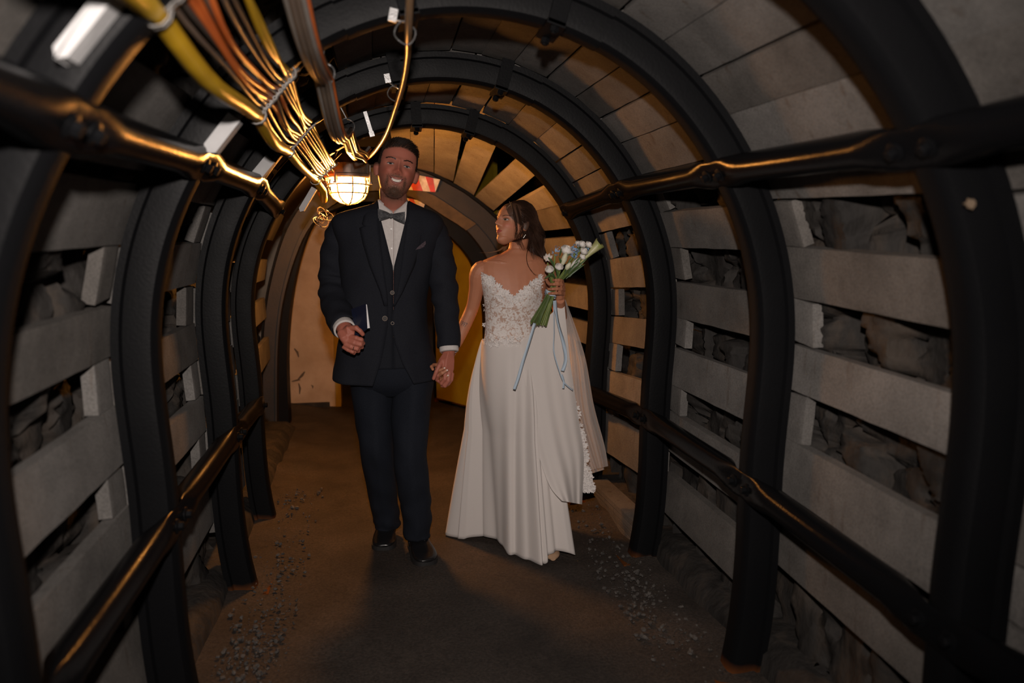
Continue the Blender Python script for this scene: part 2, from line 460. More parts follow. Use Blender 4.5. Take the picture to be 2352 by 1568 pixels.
left = {0: [(-57, -66), (-75, -84), (-93, -102), (-110, -119)], 1: [(-57.0, -62.6), (-64.4, -74.2), (-83.7, -91.7), (-100.4, -110.2), (-117.0, -125), (-131.5, -139)], 2: [(-57, -66.0), (-75.0, -84.2), (-93.3, -102.0), (-110.9, -118.9), (-127.5, -135.2)],
        3: [(-57, -64), (-67.5, -76.5), (-85.2, -94.2), (-102.2, -111.0), (-119, -127), (-130, -137)], 4: [(-57, -68.9), (-77.4, -86.1), (-94, -103), (-112, -121)]}
k = 0
def shift_far(p):     # the gallery drifts a little to the left past the fourth arch
    return p+Vector((-.10*max(0, (p.y-3.95)/1.9), 0, 0))
for side, tab, sg in (('right', right, 1), ('left', left, -1)):
    for b, lst in tab.items():
        y0, y1 = bay_span(b)
        for n_, (a, c) in enumerate(lst):
            k += 1
            col = 'pale' if k % 3 == 2 else ('worn' if k % 3 == 1 else 'grey')
            lab = '%s lagging board, %s wall, %s, %s from top' % (col, side, BAYW[b], NUM[n_])
            P = None
            if b == 4:
                P = [shift_far(sec(y, th, BO)) for y, th in ((y0, a), (y0, c), (y1, a), (y1, c))]
            sk = rng.uniform(-.4, .4)
            board(y0, y1, a, c, lab, 'lagging boards of the %s wall' % side, k, sk, pts=P)
            # spacer block standing in the gap below this board, against the far arch
            if n_+1 < len(lst) and b < 4:
                g0, g1 = c+sg*.35, lst[n_+1][0]-sg*.35
                if abs(g1-g0) > 3.5 and not (58 > abs(g0) > 50):
                    yb = y1-.045
                    wdt = .055+.02*((k*5) % 4)/4
                    board(yb-wdt, y1+.0, g0, g1, 'small spacer block, %s wall, %s, in %s gap from top' % (side, BAYW[b], NUM[n_]), 'spacer blocks between the %s lagging boards' % side, k+1, rng.uniform(-.6, .6), off=BO+.006, name='spacer_block', cat='spacer block')
# roof boards, laid edge to edge over the right half and the crown
edges = {0: [16, 24, 32, 40.3, 49.1, 57], 1: [-26, -18, -9.5, -1.0, 7.2, 15.6, 23.7, 32.0, 40.6, 48.8, 57.2], 2: [-24, -16, -7.5, .8, 8.3, 15.7, 24.1, 31.9, 39.4, 46.9, 56.4], 3: [-22, -14, -6.2, -1.0+.4, 7.2, 15.7, 24.2, 33.3, 42.4, 50.3, 58.2]}
for b, E in edges.items():
    y0, y1 = bay_span(b)
    for j in range(len(E)-1):
        k += 1
        lab = '%s roof board %s, %s from left' % ('sooty' if k % 2 else 'grey', BAYW[b], NUM[j])
        board(y0, y1, E[j]+.12, E[j+1]-.12-.25*((k*3) % 4)/4, lab, 'lagging boards of the roof', k+1, rng.uniform(-.5, .5), off=BO+.004*(j % 2))
for b, lst in {0: [(-57, -49)], 1: [(-56.3, -48.8)], 2: [(-55.5, -49)], 3: [(-56, -49), (-47.5, -40)]}.items():
    y0, y1 = bay_span(b)
    for j, (a, c) in enumerate(lst):
        k += 1
        board(y0 if b != 1 else y0+.28, y1, a, c, 'lone roof board above left upper strut %s%s' % (BAYW[b], '' if j == 0 else ', higher'), 'lagging boards of the left haunch', k)
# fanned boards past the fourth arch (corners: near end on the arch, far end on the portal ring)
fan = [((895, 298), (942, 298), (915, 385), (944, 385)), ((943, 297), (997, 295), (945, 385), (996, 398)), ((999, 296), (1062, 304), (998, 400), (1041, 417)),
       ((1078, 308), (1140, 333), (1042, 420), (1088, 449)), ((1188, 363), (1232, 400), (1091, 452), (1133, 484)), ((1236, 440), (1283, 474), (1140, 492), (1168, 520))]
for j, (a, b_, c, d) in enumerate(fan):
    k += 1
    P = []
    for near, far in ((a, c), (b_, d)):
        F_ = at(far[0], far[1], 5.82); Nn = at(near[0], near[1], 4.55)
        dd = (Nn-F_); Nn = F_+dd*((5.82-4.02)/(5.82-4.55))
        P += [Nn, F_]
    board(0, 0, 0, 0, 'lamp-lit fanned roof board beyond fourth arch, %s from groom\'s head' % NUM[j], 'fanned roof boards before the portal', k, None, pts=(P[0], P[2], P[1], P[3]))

# wooden battens hung behind the left haunch of each arch
for i, (pa, pb, wpx) in {1: ((262, -20), (135, 140), 44), 2: ((540, 270), (478, 350), 38), 3: ((622, 365), (578, 418), 30), 4: ((722, 432), (690, 486), 15)}.items():
    Y = SY[i]-.085
    A = at(pa[0], pa[1], Y); B = at(pb[0], pb[1], Y)
    ax = (B-A).normalized(); M = Matrix((ax, Vector((0, 1, 0)), ax.cross(Vector((0, 1, 0))))).transposed()
    mb = MB(); wd = (at(pa[0]+wpx, pa[1], Y)-A).length*.85; ln = (B-A).length; c = (A+B)/2
    r = .012; hw, hl = wd/2, ln/2
    out = [(-hl, -hw), (hl-r, -hw), (hl, -hw+r), (hl, hw-r), (hl-r, hw), (-hl, hw)]
    mb.loft([[c+M @ Vector((x, -.014, z)) for x, z in out], [c+M @ Vector((x, .03, z)) for x, z in out]])
    o = mb.build('wooden_batten', mat('pale_batten_%s' % NUM[i], (.40, .40, .405), .8, (.50, .50, .505), 12, bump=.001), angle=30)
    o.data.transform(Matrix.Translation(-c)); o.location = c
    tag(o, 'pale flat batten fixed behind the left haunch of the %s arch' % ORD[i], 'batten', 'pale battens on the left haunches')

# low concrete kerbs behind the arch feet, and the rubble lying along them
def kerb(name, th, sg):
    mb = MB(); rings = []
    for j in range(60):
        y = .3+5.5*j/59
        p = sec(y, th, .10); n1 = .02*noise.noise(Vector((y*3, sg, 0))); h = .10+.03*noise.noise(Vector((y*2.2, 5, sg)))
        rings.append([Vector((p.x-sg*(.02+n1), y, -.03)), Vector((p.x-sg*(.0+n1), y, h*.8)), Vector((p.x+sg*.05, y, h+.02)), Vector((p.x+sg*.25, y, h+.03)), Vector((p.x+sg*.25, y, -.03))])
    mb.loft(rings); return struct(mb.build(name, M_ROCK, angle=50))
kerb('trim_1', 143, 1); kerb('trim_2', -143, -1)
def rubble(name, sg, lab):
    mb = MB(); rr = random.Random(11 if sg > 0 else 12)
    for j in range(620):
        y = rr.uniform(2.2, 4.4) if rr.random() < .5 else rr.gauss(2.7 if sg > 0 else 2.62, .22)
        x = XC+sg*(.62+abs(rr.gauss(.12, .07))); s = .0025+.010*rr.random()**3
        if x*sg > (XC*sg+.86): continue
        M = Matrix.Rotation(rr.uniform(0, 6), 3, 'Z') @ Matrix.Rotation(rr.uniform(0, 6), 3, 'X')
        c = Vector((x, y, s*.4+.006+max(0, abs(x-XC)-.62)*.12))
        b0 = len(mb.v); mb.ball(c, s, 6, 4, (1, .8, .6), M)
        for q in range(b0, len(mb.v)): mb.v[q] = mb.v[q]+Vector((rr.uniform(-1, 1), rr.uniform(-1, 1), rr.uniform(-1, 1)))*s*.25
    o = mb.build(name, mat('rubble_stone_%s' % ('a' if sg > 0 else 'b'), (.035, .030, .027), .9, (.085, .076, .068), 30, coord='Object'), angle=20)
    tag(o, lab, 'rubble', kind='stuff')
rubble('rubble', 1, 'loose crushed stone along the foot of the right wall'); rubble('rubble', -1, 'loose crushed stone along the foot of the left wall')
# stacked thin planks at the foot of the right wall between third and fourth arch
for j in range(4):
    mb = MB(); p = sec(3.5, 138, .07)
    c = Vector((p.x+.02-.004*j, 3.52, .03+.031*j))
    mb.box(c, (.10, .72, .024), Matrix.Rotation(.02*(j-1.5), 3, 'Z'), jit=.002)
    o = mb.build('plank', M_BOARD[1]); o.data.transform(Matrix.Translation(-c)); o.location = c
    tag(o, 'thin plank at foot of right wall before fourth arch, %s of stack' % ['bottom', 'second up', 'third up', 'top'][j], 'plank', 'stacked thin planks')
# ------------------------------------------------------------------ portal at the end of the gallery
M_YEL = mat('yellow_door_paint', (.34, .23, .010), .5, (.28, .18, .008), 6, bump=.001)
M_CREAM = mat('cream_plaster', (.46, .36, .27), .85, (.36, .27, .19), 5, bump=.003, bscale=30)
M_BROWNST = mat('rusty_brown_girder', (.010, .0075, .0055), .55, (.018, .012, .008), 9, bump=.0007, bscale=90)
def ring_pts(pts, Y):
    # smooth polyline through pixel-measured edge points, mirrored to the left leg
    P = [at(x, y, Y) for x, y in pts]
    out = []
    for i in range(len(P)-1):
        p0 = P[max(i-1, 0)]; p1 = P[i]; p2 = P[i+1]; p3 = P[min(i+2, len(P)-1)]
        for s in range(6):
            t = s/6
            out.append(.5*((2*p1)+(p2-p0)*t+(2*p0-5*p1+4*p2-p3)*t*t+(3*p1-p0-3*p2+p3)*t**3))
    out.append(P[-1]); return out
def girder(inner, outer, Y, depth, name, m, parent):
    a = ring_pts(inner, Y); b = ring_pts(outer, Y); D = Vector((0, depth, 0)); mb = MB()
    mb.loft([[p, q, q+D, p+D] for p, q in zip(a, b)])
    return mb.build(name, m, parent, angle=40)
pt = thing('portal_frame', 'dark brown curved girder portal at the end of the gallery, behind the couple', 'portal frame', (.03, 6.1, 0))
OUT = [(598, 1010), (600, 760), (628, 600), (672, 490), (745, 415), (850, 378), (961, 384), (1053, 427), (1091, 452), (1133, 487), (1190, 546), (1225, 640), (1238, 780), (1232, 1000)]
MID = [(632, 1000), (634, 780), (655, 640), (700, 520), (765, 455), (860, 420), (952, 428), (1038, 474), (1065, 493), (1096, 516), (1140, 575), (1165, 660), (1176, 780), (1170, 990)]
MID2 = [(636, 1000), (638, 790), (658, 655), (704, 532), (768, 468), (850, 438), (938, 449), (992, 476), (1040, 506), (1076, 532), (1118, 590), (1145, 670), (1155, 780), (1150, 985)]
INN = [(664, 985), (659, 800), (677, 640), (718, 515), (775, 478), (850, 462), (925, 480), (970, 496), (1019, 529), (1073, 584), (1100, 640), (1112, 700), (1116, 800), (1110, 975)]
girder([(a+ (b-a)*.12, c+(d-c)*.12) for (a, c), (b, d) in zip(OUT, MID)], OUT, 5.80, .10, 'outer_flange', M_STEEL, pt)
girder(MID, [(a+(b-a)*.10, c+(d-c)*.10) for (a, c), (b, d) in zip(OUT, MID)], 5.86, .10, 'outer_web', M_BROWNST, pt)
girder(MID2, [(a+(b-a)*.02, c+(d-c)*.02) for (a, c), (b, d) in zip(MID, MID2)], 5.83, .12, 'plank_ring', M_BROWNST, pt)
girder(INN, MID2, 5.98, .20, 'inner_web', M_STEEL, pt)
# brown plank piece lying in the ring on the right of the groom
mb = MB(); q = [at(x, y, 5.815) for x, y in ((952, 428), (1094, 514), (1071, 529), (938, 448), )]
D = Vector((0, .03, 0)); n = 5; r1 = []; 
top = [(948, 426), (1000, 450), (1040, 476), (1068, 496), (1094, 514)]; bot = [(934, 446), (984, 472), (1022, 497), (1050, 514), (1071, 529)]
mb.loft([[at(*a, 5.815), at(*b, 5.815), at(*b, 5.815)+D, at(*a, 5.815)+D] for a, b in zip(top, bot)])
mb.build('lit_plank', mat('brown_plank', (.055, .038, .022), .7, (.10, .07, .04), 14, bump=.001), pt)
def hazard(px, Y, k0, parent):
    """red and white slanting hazard stripes, built as flat strips"""
    mr = mat('hazard_red', (.75, .04, .02), .45, (.5, .05, .03), 20); mw = mat('hazard_white', (.88, .84, .78), .5, (.5, .42, .34), 25)
    # px: top-left, top-right, bottom-right, bottom-left ; stripes slant
    A, B, C_, D_ = [at(x, y, Y) for x, y in px]
    root = MB(); Dp = Vector((0, .006, 0))
    root.loft([[A+Dp, D_+Dp, D_+Dp*2, A+Dp*2], [B+Dp, C_+Dp, C_+Dp*2, B+Dp*2]])
    o = root.build('backing', mw, parent)
    st = MB()
    for f0, f1 in k0:
        sl = .18
        def T(u): return A*(1-u)+B*u
        def Bo(u): return D_*(1-u)+C_*u
        u0, u1 = f0, f1; v0, v1 = min(1, f0+sl), min(1, f1+sl)
        if u0 < 1 and v1-v0 > .001: st.loft([[T(u0), Bo(v0), Bo(v0)+Dp, T(u0)+Dp], [T(u1), Bo(v1), Bo(v1)+Dp, T(u1)+Dp]])
    st.build('red_stripe', mr, o)
t = thing('hazard_plate', 'red and white striped warning plate on the portal, beside the groom\'s ear', 'warning sign', at(980, 415, 5.78), 'striped warning plates')
hazard([(893, 388), (1011, 412), (1000, 441), (897, 432)], 5.79, [(.0, .14), (.32, .54), (.71, .86)], t)
t = thing('hazard_plate', 'red and white striped warning plate on the portal, just above the groom\'s shoulder', 'warning sign', at(950, 470, 5.9), 'striped warning plates')
hazard([(893, 446), (977, 463), (971, 486), (893, 470)], 5.93, [(.14, .32), (.54, .68), (.86, .96)], t)

# stub gallery behind the portal: cream wall with yellow edge, open yellow door, far end
mb = MB(); q = [at(640, 925, 6.85), at(771, 925, 6.85)]
xL, xR = q[0].x-.7, q[1].x
mb.box(((xL+xR)/2, 7.0, 1.15), (xR-xL, .3, 2.3)); 
o = mb.build('wall_back', M_CREAM); struct(o)
mb = MB(); xr2 = at(783, 915, 6.85).x; mb.box(((xR+xr2)/2+.002, 6.998, 1.17), (xr2-xR, .3, 2.34)); struct(mb.build('trim_3', M_YEL))
mb = MB(); mb.box((xL/2+xr2/2-.1, 6.835, .02), (xr2-xL, .03, .055)); struct(mb.build('baseboard_back', M_ROCK))
# scuffs on the plaster
sc = MB()
for (x0, y0, x1, y1, r) in ((676, 800, 686, 820, .010), (684, 872, 700, 853, .012), (686, 880, 688, 905, .009), (670, 876, 690, 872, .008), (715, 884, 718, 892, .007)):
    a = at(x0, y0, 6.846); b = at(x1, y1, 6.846); sc.tube([a, (a+b)/2+Vector((.008, 0, .004)), b], [r*.5, r, r*.4], 6, up=(0, 1, 0), flat=.15)
so = sc.build('scuff_mark', mat('dark_scuff', (.09, .07, .055), .9), o)
d1 = Vector(at(1007, 909, 6.9)); dl = at(1100, 931, 6.35)
mb = MB(); ax = (Vector((dl.x, dl.y, 0))-Vector((d1.x, d1.y, 0))); L_ = ax.length+.25; ax.normalize(); pr = Vector((-ax.y, ax.x, 0))
c = Vector((d1.x, d1.y, .0))+ax*L_/2
M = Matrix((ax, pr, Vector((0, 0, 1)))).transposed()
mb.box(c+Vector((0, 0, 1.12)), (L_, .04, 2.16), M)
dr = struct(mb.build('door_1', M_YEL))
mb = MB(); mb.box(Vector((d1.x, d1.y, 1.1))-ax*.015, (.03, .06, 2.2), M); mb.box(c+Vector((0, 0, .035)), (L_, .05, .012), M); mb.build('door_edge', M_STEEL, dr)
mb = MB(); mb.box((.3, 9.6, 1.1), (3.2, .1, 2.4)); struct(mb.build('wall_far', M_BROWNST))
mb = MB(); mb.box((.1, 8.2, 2.35), (3.4, 3.2, .1)); struct(mb.build('ceiling_far', M_BROWNST))
mb = MB(); mb.box((1.75, 7.9, 1.1), (.1, 3.4, 2.6)); struct(mb.build('wall_far_right', M_BROWNST))
mb = MB(); mb.box((-1.35, 7.9, 1.1), (.1, 3.4, 2.6)); struct(mb.build('wall_far_left', M_BROWNST))
# shroud between fourth arch and the portal, outside the rings, closes the section
# ------------------------------------------------------------------ caged lamp
LC = LAMP_C
lt = thing('bulkhead_lamp', 'lit caged mine lamp glowing white and orange, hanging left of the groom\'s head', 'lamp', LC)
M_LAMPBODY = mat('lamp_housing_metal', (.10, .085, .07), .45, (.18, .15, .12), 18, metal=.35, bump=.001)
pxm = FPX/ (LC-cO).dot(cF)      # pixels per metre at the lamp
def L2(px, py): return at(px, py, LY)
r = 40/pxm
mb = MB(); mb.lathe([(0.001, -.116), (r*.45, -.108), (r*.78, -.086), (r*.94, -.055), (r*.99, -.02), (r*.98, .005)], LC+Vector((0, 0, .018)), 32)
gl = mb.build('glass_dome', emis('glowing_lamp_glass', (1.0, .38, .075), LAMP_STRENGTH), lt)
cg = MB(); rr = .0048; R = r*1.12
prof_ = [(R*1.0, .02), (R*1.02, -.02), (R*.97, -.058), (R*.80, -.092), (R*.47, -.116), (.012, -.126)]
for j in range(8):
    a = 2*math.pi*(j+.32)/8
    cg.tube([LC+Vector((p*math.cos(a), p*math.sin(a), h+.018)) for p, h in prof_], rr, 6)
for (p, h) in ((R*1.035, -.018), (R*.93, -.066)):
    cg.tube([LC+Vector((p*math.cos(2*math.pi*q/32), p*math.sin(2*math.pi*q/32), h+.018)) for q in range(33)], rr, 6, up=(0, 0, 1))
cg.build('wire_cage', mat('brass_cage', (.16, .12, .08), .5, metal=.3), lt)
mb = MB(); mb.lathe([(0.0, .035), (r*1.28, .035), (r*1.34, .042), (r*1.34, .054), (r*1.22, .06), (r*1.24, .115), (r*1.1, .128), (r*1.02, .165), (r*.6, .185), (0, .187)], LC, 40)
hs = mb.build('housing', M_LAMPBODY, lt)
for j in range(14):
    mb = MB(); a = 2*math.pi*j/14; c = LC+Vector((r*1.25*math.cos(a), r*1.25*math.sin(a), .088)); mb.box(c, (.006, .012, .05), Matrix.Rotation(a, 3, 'Z')); mb.build('cooling_rib', M_LAMPBODY, hs)
for j in range(4):
    a = math.pi/4+math.pi*j/2+.3; mb = MB(); c = LC+Vector((r*1.42*math.cos(a), r*1.42*math.sin(a), .02))
    mb.tube([c+Vector((0, 0, .05)), c+Vector((0, 0, -.012))], .007, 8); mb.lathe([(0, -.02), (.012, -.02), (.012, -.008), (0, -.008)], c, 6); mb.build('hinge_lug', M_LAMPBODY, lt)
mb = MB(); mb.tube([LC+Vector((0, 0, .18)), LC+Vector((.0, .02, .24)), Vector((LC.x, LY-.12, 2.04)), Vector((LC.x, SY[4]+.04, 2.05))], .012, 8); mb.build('hanging_bracket', M_STEEL, lt)
mb = MB(); mb.tube([L2(742, 384), L2(752, 381), L2(775, 378), L2(798, 373)], .010, 8)
cb = mb.build('supply_cable', mat('orange_red_cable', (.40, .07, .02), .35), lt)
mb = MB(); c = L2(800, 372); mb.lathe([(0, -.02), (.02, -.02), (.02, .02), (0, .02)], c-Vector((0, .02, 0)), 12, (1, 0, 0)); mb.build('cable_gland', M_LAMPBODY, lt)

# ------------------------------------------------------------------ cables along the left haunch
def cmat(n, c, c2): return mat(n, c, .36, c2, 6, spec=.22, coat=.03)
M_C = {'yellow': cmat('yellow_sheath', (.50, .30, .015), (.38, .22, .012)), 'orange': cmat('orange_sheath', (.55, .13, .025), (.42, .09, .02)), 'bronze': cmat('brown_sheath', (.13, .10, .075), (.09, .065, .05)), 'black': cmat('black_sheath', (.035, .03, .027), (.05, .04, .035)), 'grey': cmat('grey_sheath', (.22, .20, .18), (.16, .145, .13))}
# hook row positions (pixel measured at each arch, lower-left end and upper-right end)
ROW = {0: None, 1: ((352, 22), (524, -126)), 2: ((588, 262), (666, 168)), 3: ((660, 345), (716, 280)), 4: ((724, 412), (768, 374))}
specs = [('yellow', .021, 'thick yellow hose, lowest and leftmost of the cable row'), ('bronze', .008, 'thin brown cable next above the thick yellow hose'), ('bronze', .0075, 'thin brown cable, third in the hook row from the thick hose'),
         ('black', .009, 'dark cable, fourth in the hook row from the thick hose'), ('orange', .0085, 'orange cable, fifth in the hook row from the thick hose'), ('orange', .0095, 'orange cable, sixth in the hook row from the thick hose'), ('bronze', .0075, 'brown cable in the middle of the hook row'),
         ('orange', .0085, 'orange cable, eighth in the hook row from the thick hose'), ('bronze', .0085, 'brown cable, ninth in the hook row from the thick hose'), ('black', .0075, 'dark cable, tenth in the hook row from the thick hose'), ('yellow', .0105, 'yellow cable, second from the upper end of the hook row'), ('yellow', .0105, 'yellow cable at the upper end of the hook row')]
NC = len(specs)
def hookp(i, k):
    f = k/(NC-1.0); (a, b), (c, d) = ROW[i]
    return at(a+(c-a)*f, b+(d-b)*f, SY[i])
crng = random.Random(5)
for k_, (cn, rad_, lab) in enumerate(specs):
    f = k_/(NC-1.0)
    pts = []
    P = [hookp(1, k_), hookp(2, k_), hookp(3, k_), hookp(4, k_)]
    d0 = (P[1]-P[0]); P = [P[0]-d0*.9]+P
    for i in range(4):
        a, b = P[i], P[i+1]
        sag = .026+crng.uniform(-.012, .014); sx = crng.uniform(-.012, .012)
        if i == 3: sag *= .55
        for s in range(10):
            u = s/10; pts.append(a*(1-u)+b*u+Vector((sx*math.sin(math.pi*u), 0, -sag*4*u*(1-u)*(1+.3*math.sin(6*u+k_)))))
    pts.append(P[-1])
    # tail: hose drops behind the lamp, thin ones run into it or on along the arch
    e = P[-1]
    if k_ == 0: pts += [e+Vector((.03, .10, -.05)), e+Vector((.02, .3, -.08)), e+Vector((-.02, .6, -.02))]
    elif k_ % 3: pts += [e+Vector((-.01, .10, .0)), e+Vector((-.05, .35, .03)), e+Vector((-.10, .8, .06))]
    else: pts += [e+Vector((.0, .04, -.012)), e+Vector((.006, .07, -.02))]
    mb = MB(); mb.tube(pts, rad_*(.92 if k_ == 0 else .74), 10); o = mb.build('cable', M_C[cn], angle=60); tag(o, lab, 'cable', 'cables in the left hook row')
for i in range(1, 5):
    t = thing('cable_hanger', 'row of twisted wire cable loops hung under the %s arch on the left' % ORD[i], 'cable hanger', hookp(i, 5), 'wire cable hangers of the left row')
    top = [hookp(i, k_)+Vector((.005, 0, specs[k_][1]+.012)) for k_ in range(NC)]
    mb = MB(); mb.tube([top[0]+Vector((-.03, 0, -.02))]+top+[top[-1]+Vector((.03, 0, .03))], .006, 6); mb.build('rail', M_WIRE, t)
    for k_ in range(NC):
        c = hookp(i, k_); r_ = specs[k_][1]+.006; mb = MB()
        for w_ in (-.006, .006):
            mb.tube([c+Vector((r_*math.cos(q*math.pi/6), w_, r_*math.sin(q*math.pi/6))) for q in range(13)], .0022, 5)
        mb.tube([c+Vector((0, -.008, r_)), c+Vector((.006, -.016, r_+.012)), c+Vector((.0, -.014, r_+.022)), c+Vector((-.008, -.004, r_+.010))], .0024, 5)
        mb.build('wire_loop', M_WIRE, t)
    mb = MB(); a = top[6]; b = sec(SY[i], -30, 0); mb.tube([a, (a+b)/2+Vector((.01, 0, .0)), b], .006, 6); mb.build('suspension_rod', M_WIRE, t)

# second, loosely slung bundle near the crown
R2 = {1: (640, -190), 2: (744, 178), 3: (795, 300)}
bl = [('grey', .013, (-14, 4)), ('grey', .012, (0, -4)), ('grey', .012, (10, 5)), ('black', .010, (16, -6)), ('bronze', .010, (-6, 12)), ('bronze', .009, (5, 14)), ('black', .009, (-20, -4)), ('orange', .005, (20, 4))]
for j, (cn, rad_, (ox, oy)) in enumerate(bl):
    P = []
    for i in (1, 2, 3):
        s = {1: 1.6, 2: 1.0, 3: .72}[i]; P.append(at(R2[i][0]+ox*s, R2[i][1]+oy*s, SY[i]+.06))
    d0 = P[1]-P[0]; pts = []
    for i in range(2):
        for s in range(12):
            u = s/12; pts.append(P[i]*(1-u)+P[i+1]*u+Vector((0, 0, -.085*(4*u*(1-u))**1.2*(1 if i else .6))))
    pts.append(P[2])
    e = P[2]
    if j in (0, 1, 2, 4, 7):
        q = at(828+j*2.2, 352+(j*3) % 7, LY-.12); q2 = at(846+j*.8, 345-(j % 3)*3, LY-.06)
        if j in (0, 4): q = at(815+j, 366, LY-.14); q2 = at(842, 356, LY-.05)
        pts += [e*.6+q*.4+Vector((.0, 0, -.03)), q, q2, at(838, 372, LY)]
    else: pts += [e+Vector((.02, .25, -.05)), e+Vector((.05, .6, -.02)), e+Vector((.06, 1.2, .03))]
    mb = MB(); mb.tube(pts, rad_*.82, 8); o = mb.build('cable', M_C[cn], angle=60)
    pos = ['leftmost fold', 'second fold', 'third fold', 'dark strand on the right', 'brown strand underneath', 'brown lower strand', 'dark strand on the left', 'thin orange strand'][j]
    tag(o, '%s %s of the slack bundle near the crown' % (cn, pos), 'cable', 'slack cable bundle near the crown')
def ring_hanger(c, r_, lab, plate, tilt=0):
    t = thing('ring_hanger', lab, 'cable hanger', c, 'ring hangers under the crown')
    mb = MB(); mb.tube([c+Vector((r_*math.sin(q*math.pi/9), .0+.01*math.sin(q), r_*math.cos(q*math.pi/9))) for q in range(19)], .0026, 6); mb.build('ring', M_ZINC, t)
    mb = MB(); a = c+Vector((0, 0, r_)); mb.tube([a, plate], .0026, 6); mb.build('hook', M_ZINC, t)
    mb = MB(); mb.box(plate+Vector((0, 0, .01)), (.022, .006, .034), Matrix.Rotation(tilt, 3, 'Y')); mb.lathe([(0, 0), (.007, 0), (.007, .008), (0, .008)], plate+Vector((0, -.004, .01)), 8, (0, -1, 0)); mb.build('clip_plate', M_ZINC, t)
ring_hanger(at(744, 168, SY[2]+.06), .030, 'wire ring round the slack bundle under the second arch', at(744, 100, SY[2]+.05), .4)
ring_hanger(at(797, 290, SY[3]+.06), .030, 'wire ring round the slack bundle under the third arch', at(776, 234, SY[3]+.05), .4)
ring_hanger(at(930, 76, SY[2]-.09), .028, 'wire ring round the single conduit under the second arch', at(903, 44, SY[2]-.09), .2)
ring_hanger(at(906, 215, SY[3]-.08), .027, 'wire ring round the single conduit under the third arch', at(890, 186, SY[3]-.08), -.2)
# thin flat strap under the fourth arch
t = MB(); a = at(838, 256, SY[4]-.1); b = at(854, 308, SY[4]-.1); ax = (b-a).normalized(); M = Matrix((Vector((0, 1, 0)).cross(ax), Vector((0, 1, 0)), ax)).transposed()
t.box((a+b)/2, (.018, .003, (b-a).length), M); t.box(b, (.024, .008, .024), M); t.lathe([(0, 0), (.006, 0), (.006, .008), (0, .008)], b-Vector((0, .004, 0)), 8, (0, -1, 0))
o = t.build('hanging_strap', M_ZINC); tag(o, 'flat metal strap hanging above the lamp, left of the groom\'s hair', 'strap')
# single bronze conduit
pc = [(945, -260, 1.35), (944, -80, 1.70), (941, 0, 1.88), (938, 76, SY[2]-.09), (936, 130, 2.35), (926, 190, 2.70), (908, 250, 3.05), (888, 306, 3.5), (862, 346, 3.95), (838, 368, 4.36)]
P = [at(*q) for q in pc]; pts = []
for i in range(len(P)-1):
    p0 = P[max(i-1, 0)]; p1 = P[i]; p2 = P[i+1]; p3 = P[min(i+2, len(P)-1)]
    for s in range(5):
        t_ = s/5; pts.append(.5*((2*p1)+(p2-p0)*t_+(2*p0-5*p1+4*p2-p3)*t_*t_+(3*p1-p0-3*p2+p3)*t_**3))
pts.append(P[-1])
mb = MB(); mb.tube(pts, .0105, 12); o = mb.build('conduit', cmat('copper_brown_sheath', (.22, .14, .08), (.16, .10, .06)), angle=60); tag(o, 'single shiny brown cable curving from the top edge down to the lamp', 'cable')
# tangle of thin wire left of the lamp and behind it
for (c0, n_, sc_, lab) in ((at(742, 425, 4.2), 9, .030, 'tangle of cut wire ends at the left of the lamp'), (at(740, 500, 4.3), 8, .05, 'dark coil of wire hanging before the cream wall')):
    mb = MB(); rr2 = random.Random(n_)
    for q in range(n_):
        c = c0+Vector((rr2.uniform(-1, 1), rr2.uniform(-1, 1), rr2.uniform(-1, 1)))*sc_*.6
        a1 = Vector((rr2.uniform(-1, 1), rr2.uniform(-.4, .4), rr2.uniform(-1, 1))).normalized(); a2 = a1.orthogonal().normalized()
        r_ = sc_*rr2.uniform(.3, .9); mb.tube([c+a1*(r_*math.cos(s*.6))+a2*(r_*.8*math.sin(s*.6))+Vector((0, 0, -.001*s)) for s in range(rr2.randint(7, 13))], .0028, 5)
    o = mb.build('wire_coil', M_C['bronze']); tag(o, lab, 'wire')

# ------------------------------------------------------------------ paint and chalk marks
def shell_hit(px, py, off):
    d = cF + cR*((px-1176)/FPX) + cU*((784-py)/FPX)
    tt = .3
    while tt < 6:
        p = cO+d*tt; x = p.x-XC-interp(p.y, DX); z = p.z-Z0-interp(p.y, DZ); a = math.degrees(math.atan2(x, z)); q = prof(a, off)
        if math.hypot(x, z) > q.length: return p-d.normalized()*.004
        tt += .004
    return cO+d*tt
def mark(name, pts, w_, m, lab=None, off=BO, parent=None):
    mb = MB(); q = [shell_hit(x, y, off) for x, y in pts]; mb.tube(q, [w_*(.6+.4*((i*7) % 3)/2) for i in range(len(q))], 6, flat=.06, up=(q[0]-Vector((XC, q[0].y, Z0))))
    o = mb.build(name, m, parent)
    if lab: tag(o, lab, 'mark')
    return o
mark('chalk_mark', [(1911, 617), (1903, 632), (1906, 640), (1930, 634)], .003, mat('pale_chalk', (.34, .31, .29), .9), 'small pale chalk tick on the right wall board between nearest and second arch')
mark('rust_stroke', [(2166, 0), (2186, 16), (2208, 34), (2226, 40)], .012, mat('rust_red_paint', (.13, .045, .025), .8), 'rust red paint stroke on the roof board at the top right')
mark('soot_mark', [(2262, 142), (2290, 136), (2312, 134), (2330, 132)], .007, mat('black_soot', (.02, .018, .016), .9), 'black smear on the board at the far upper right')
arch1 = [o for o in COL.objects if o.name.startswith('steel_arch')][0]
c = at(2233, 468, SY[1]-.070); mb = MB(); n_ = 14; sp = random.Random(4)
vs = [c]+[c+Vector((math.cos(6.283*j/n_), 0, math.sin(6.283*j/n_)))*(.007+.013*sp.random()*(1 if j % 2 else .2)) for j in range(n_)]
vs2 = [p+Vector((0, .004, 0)) for p in vs]
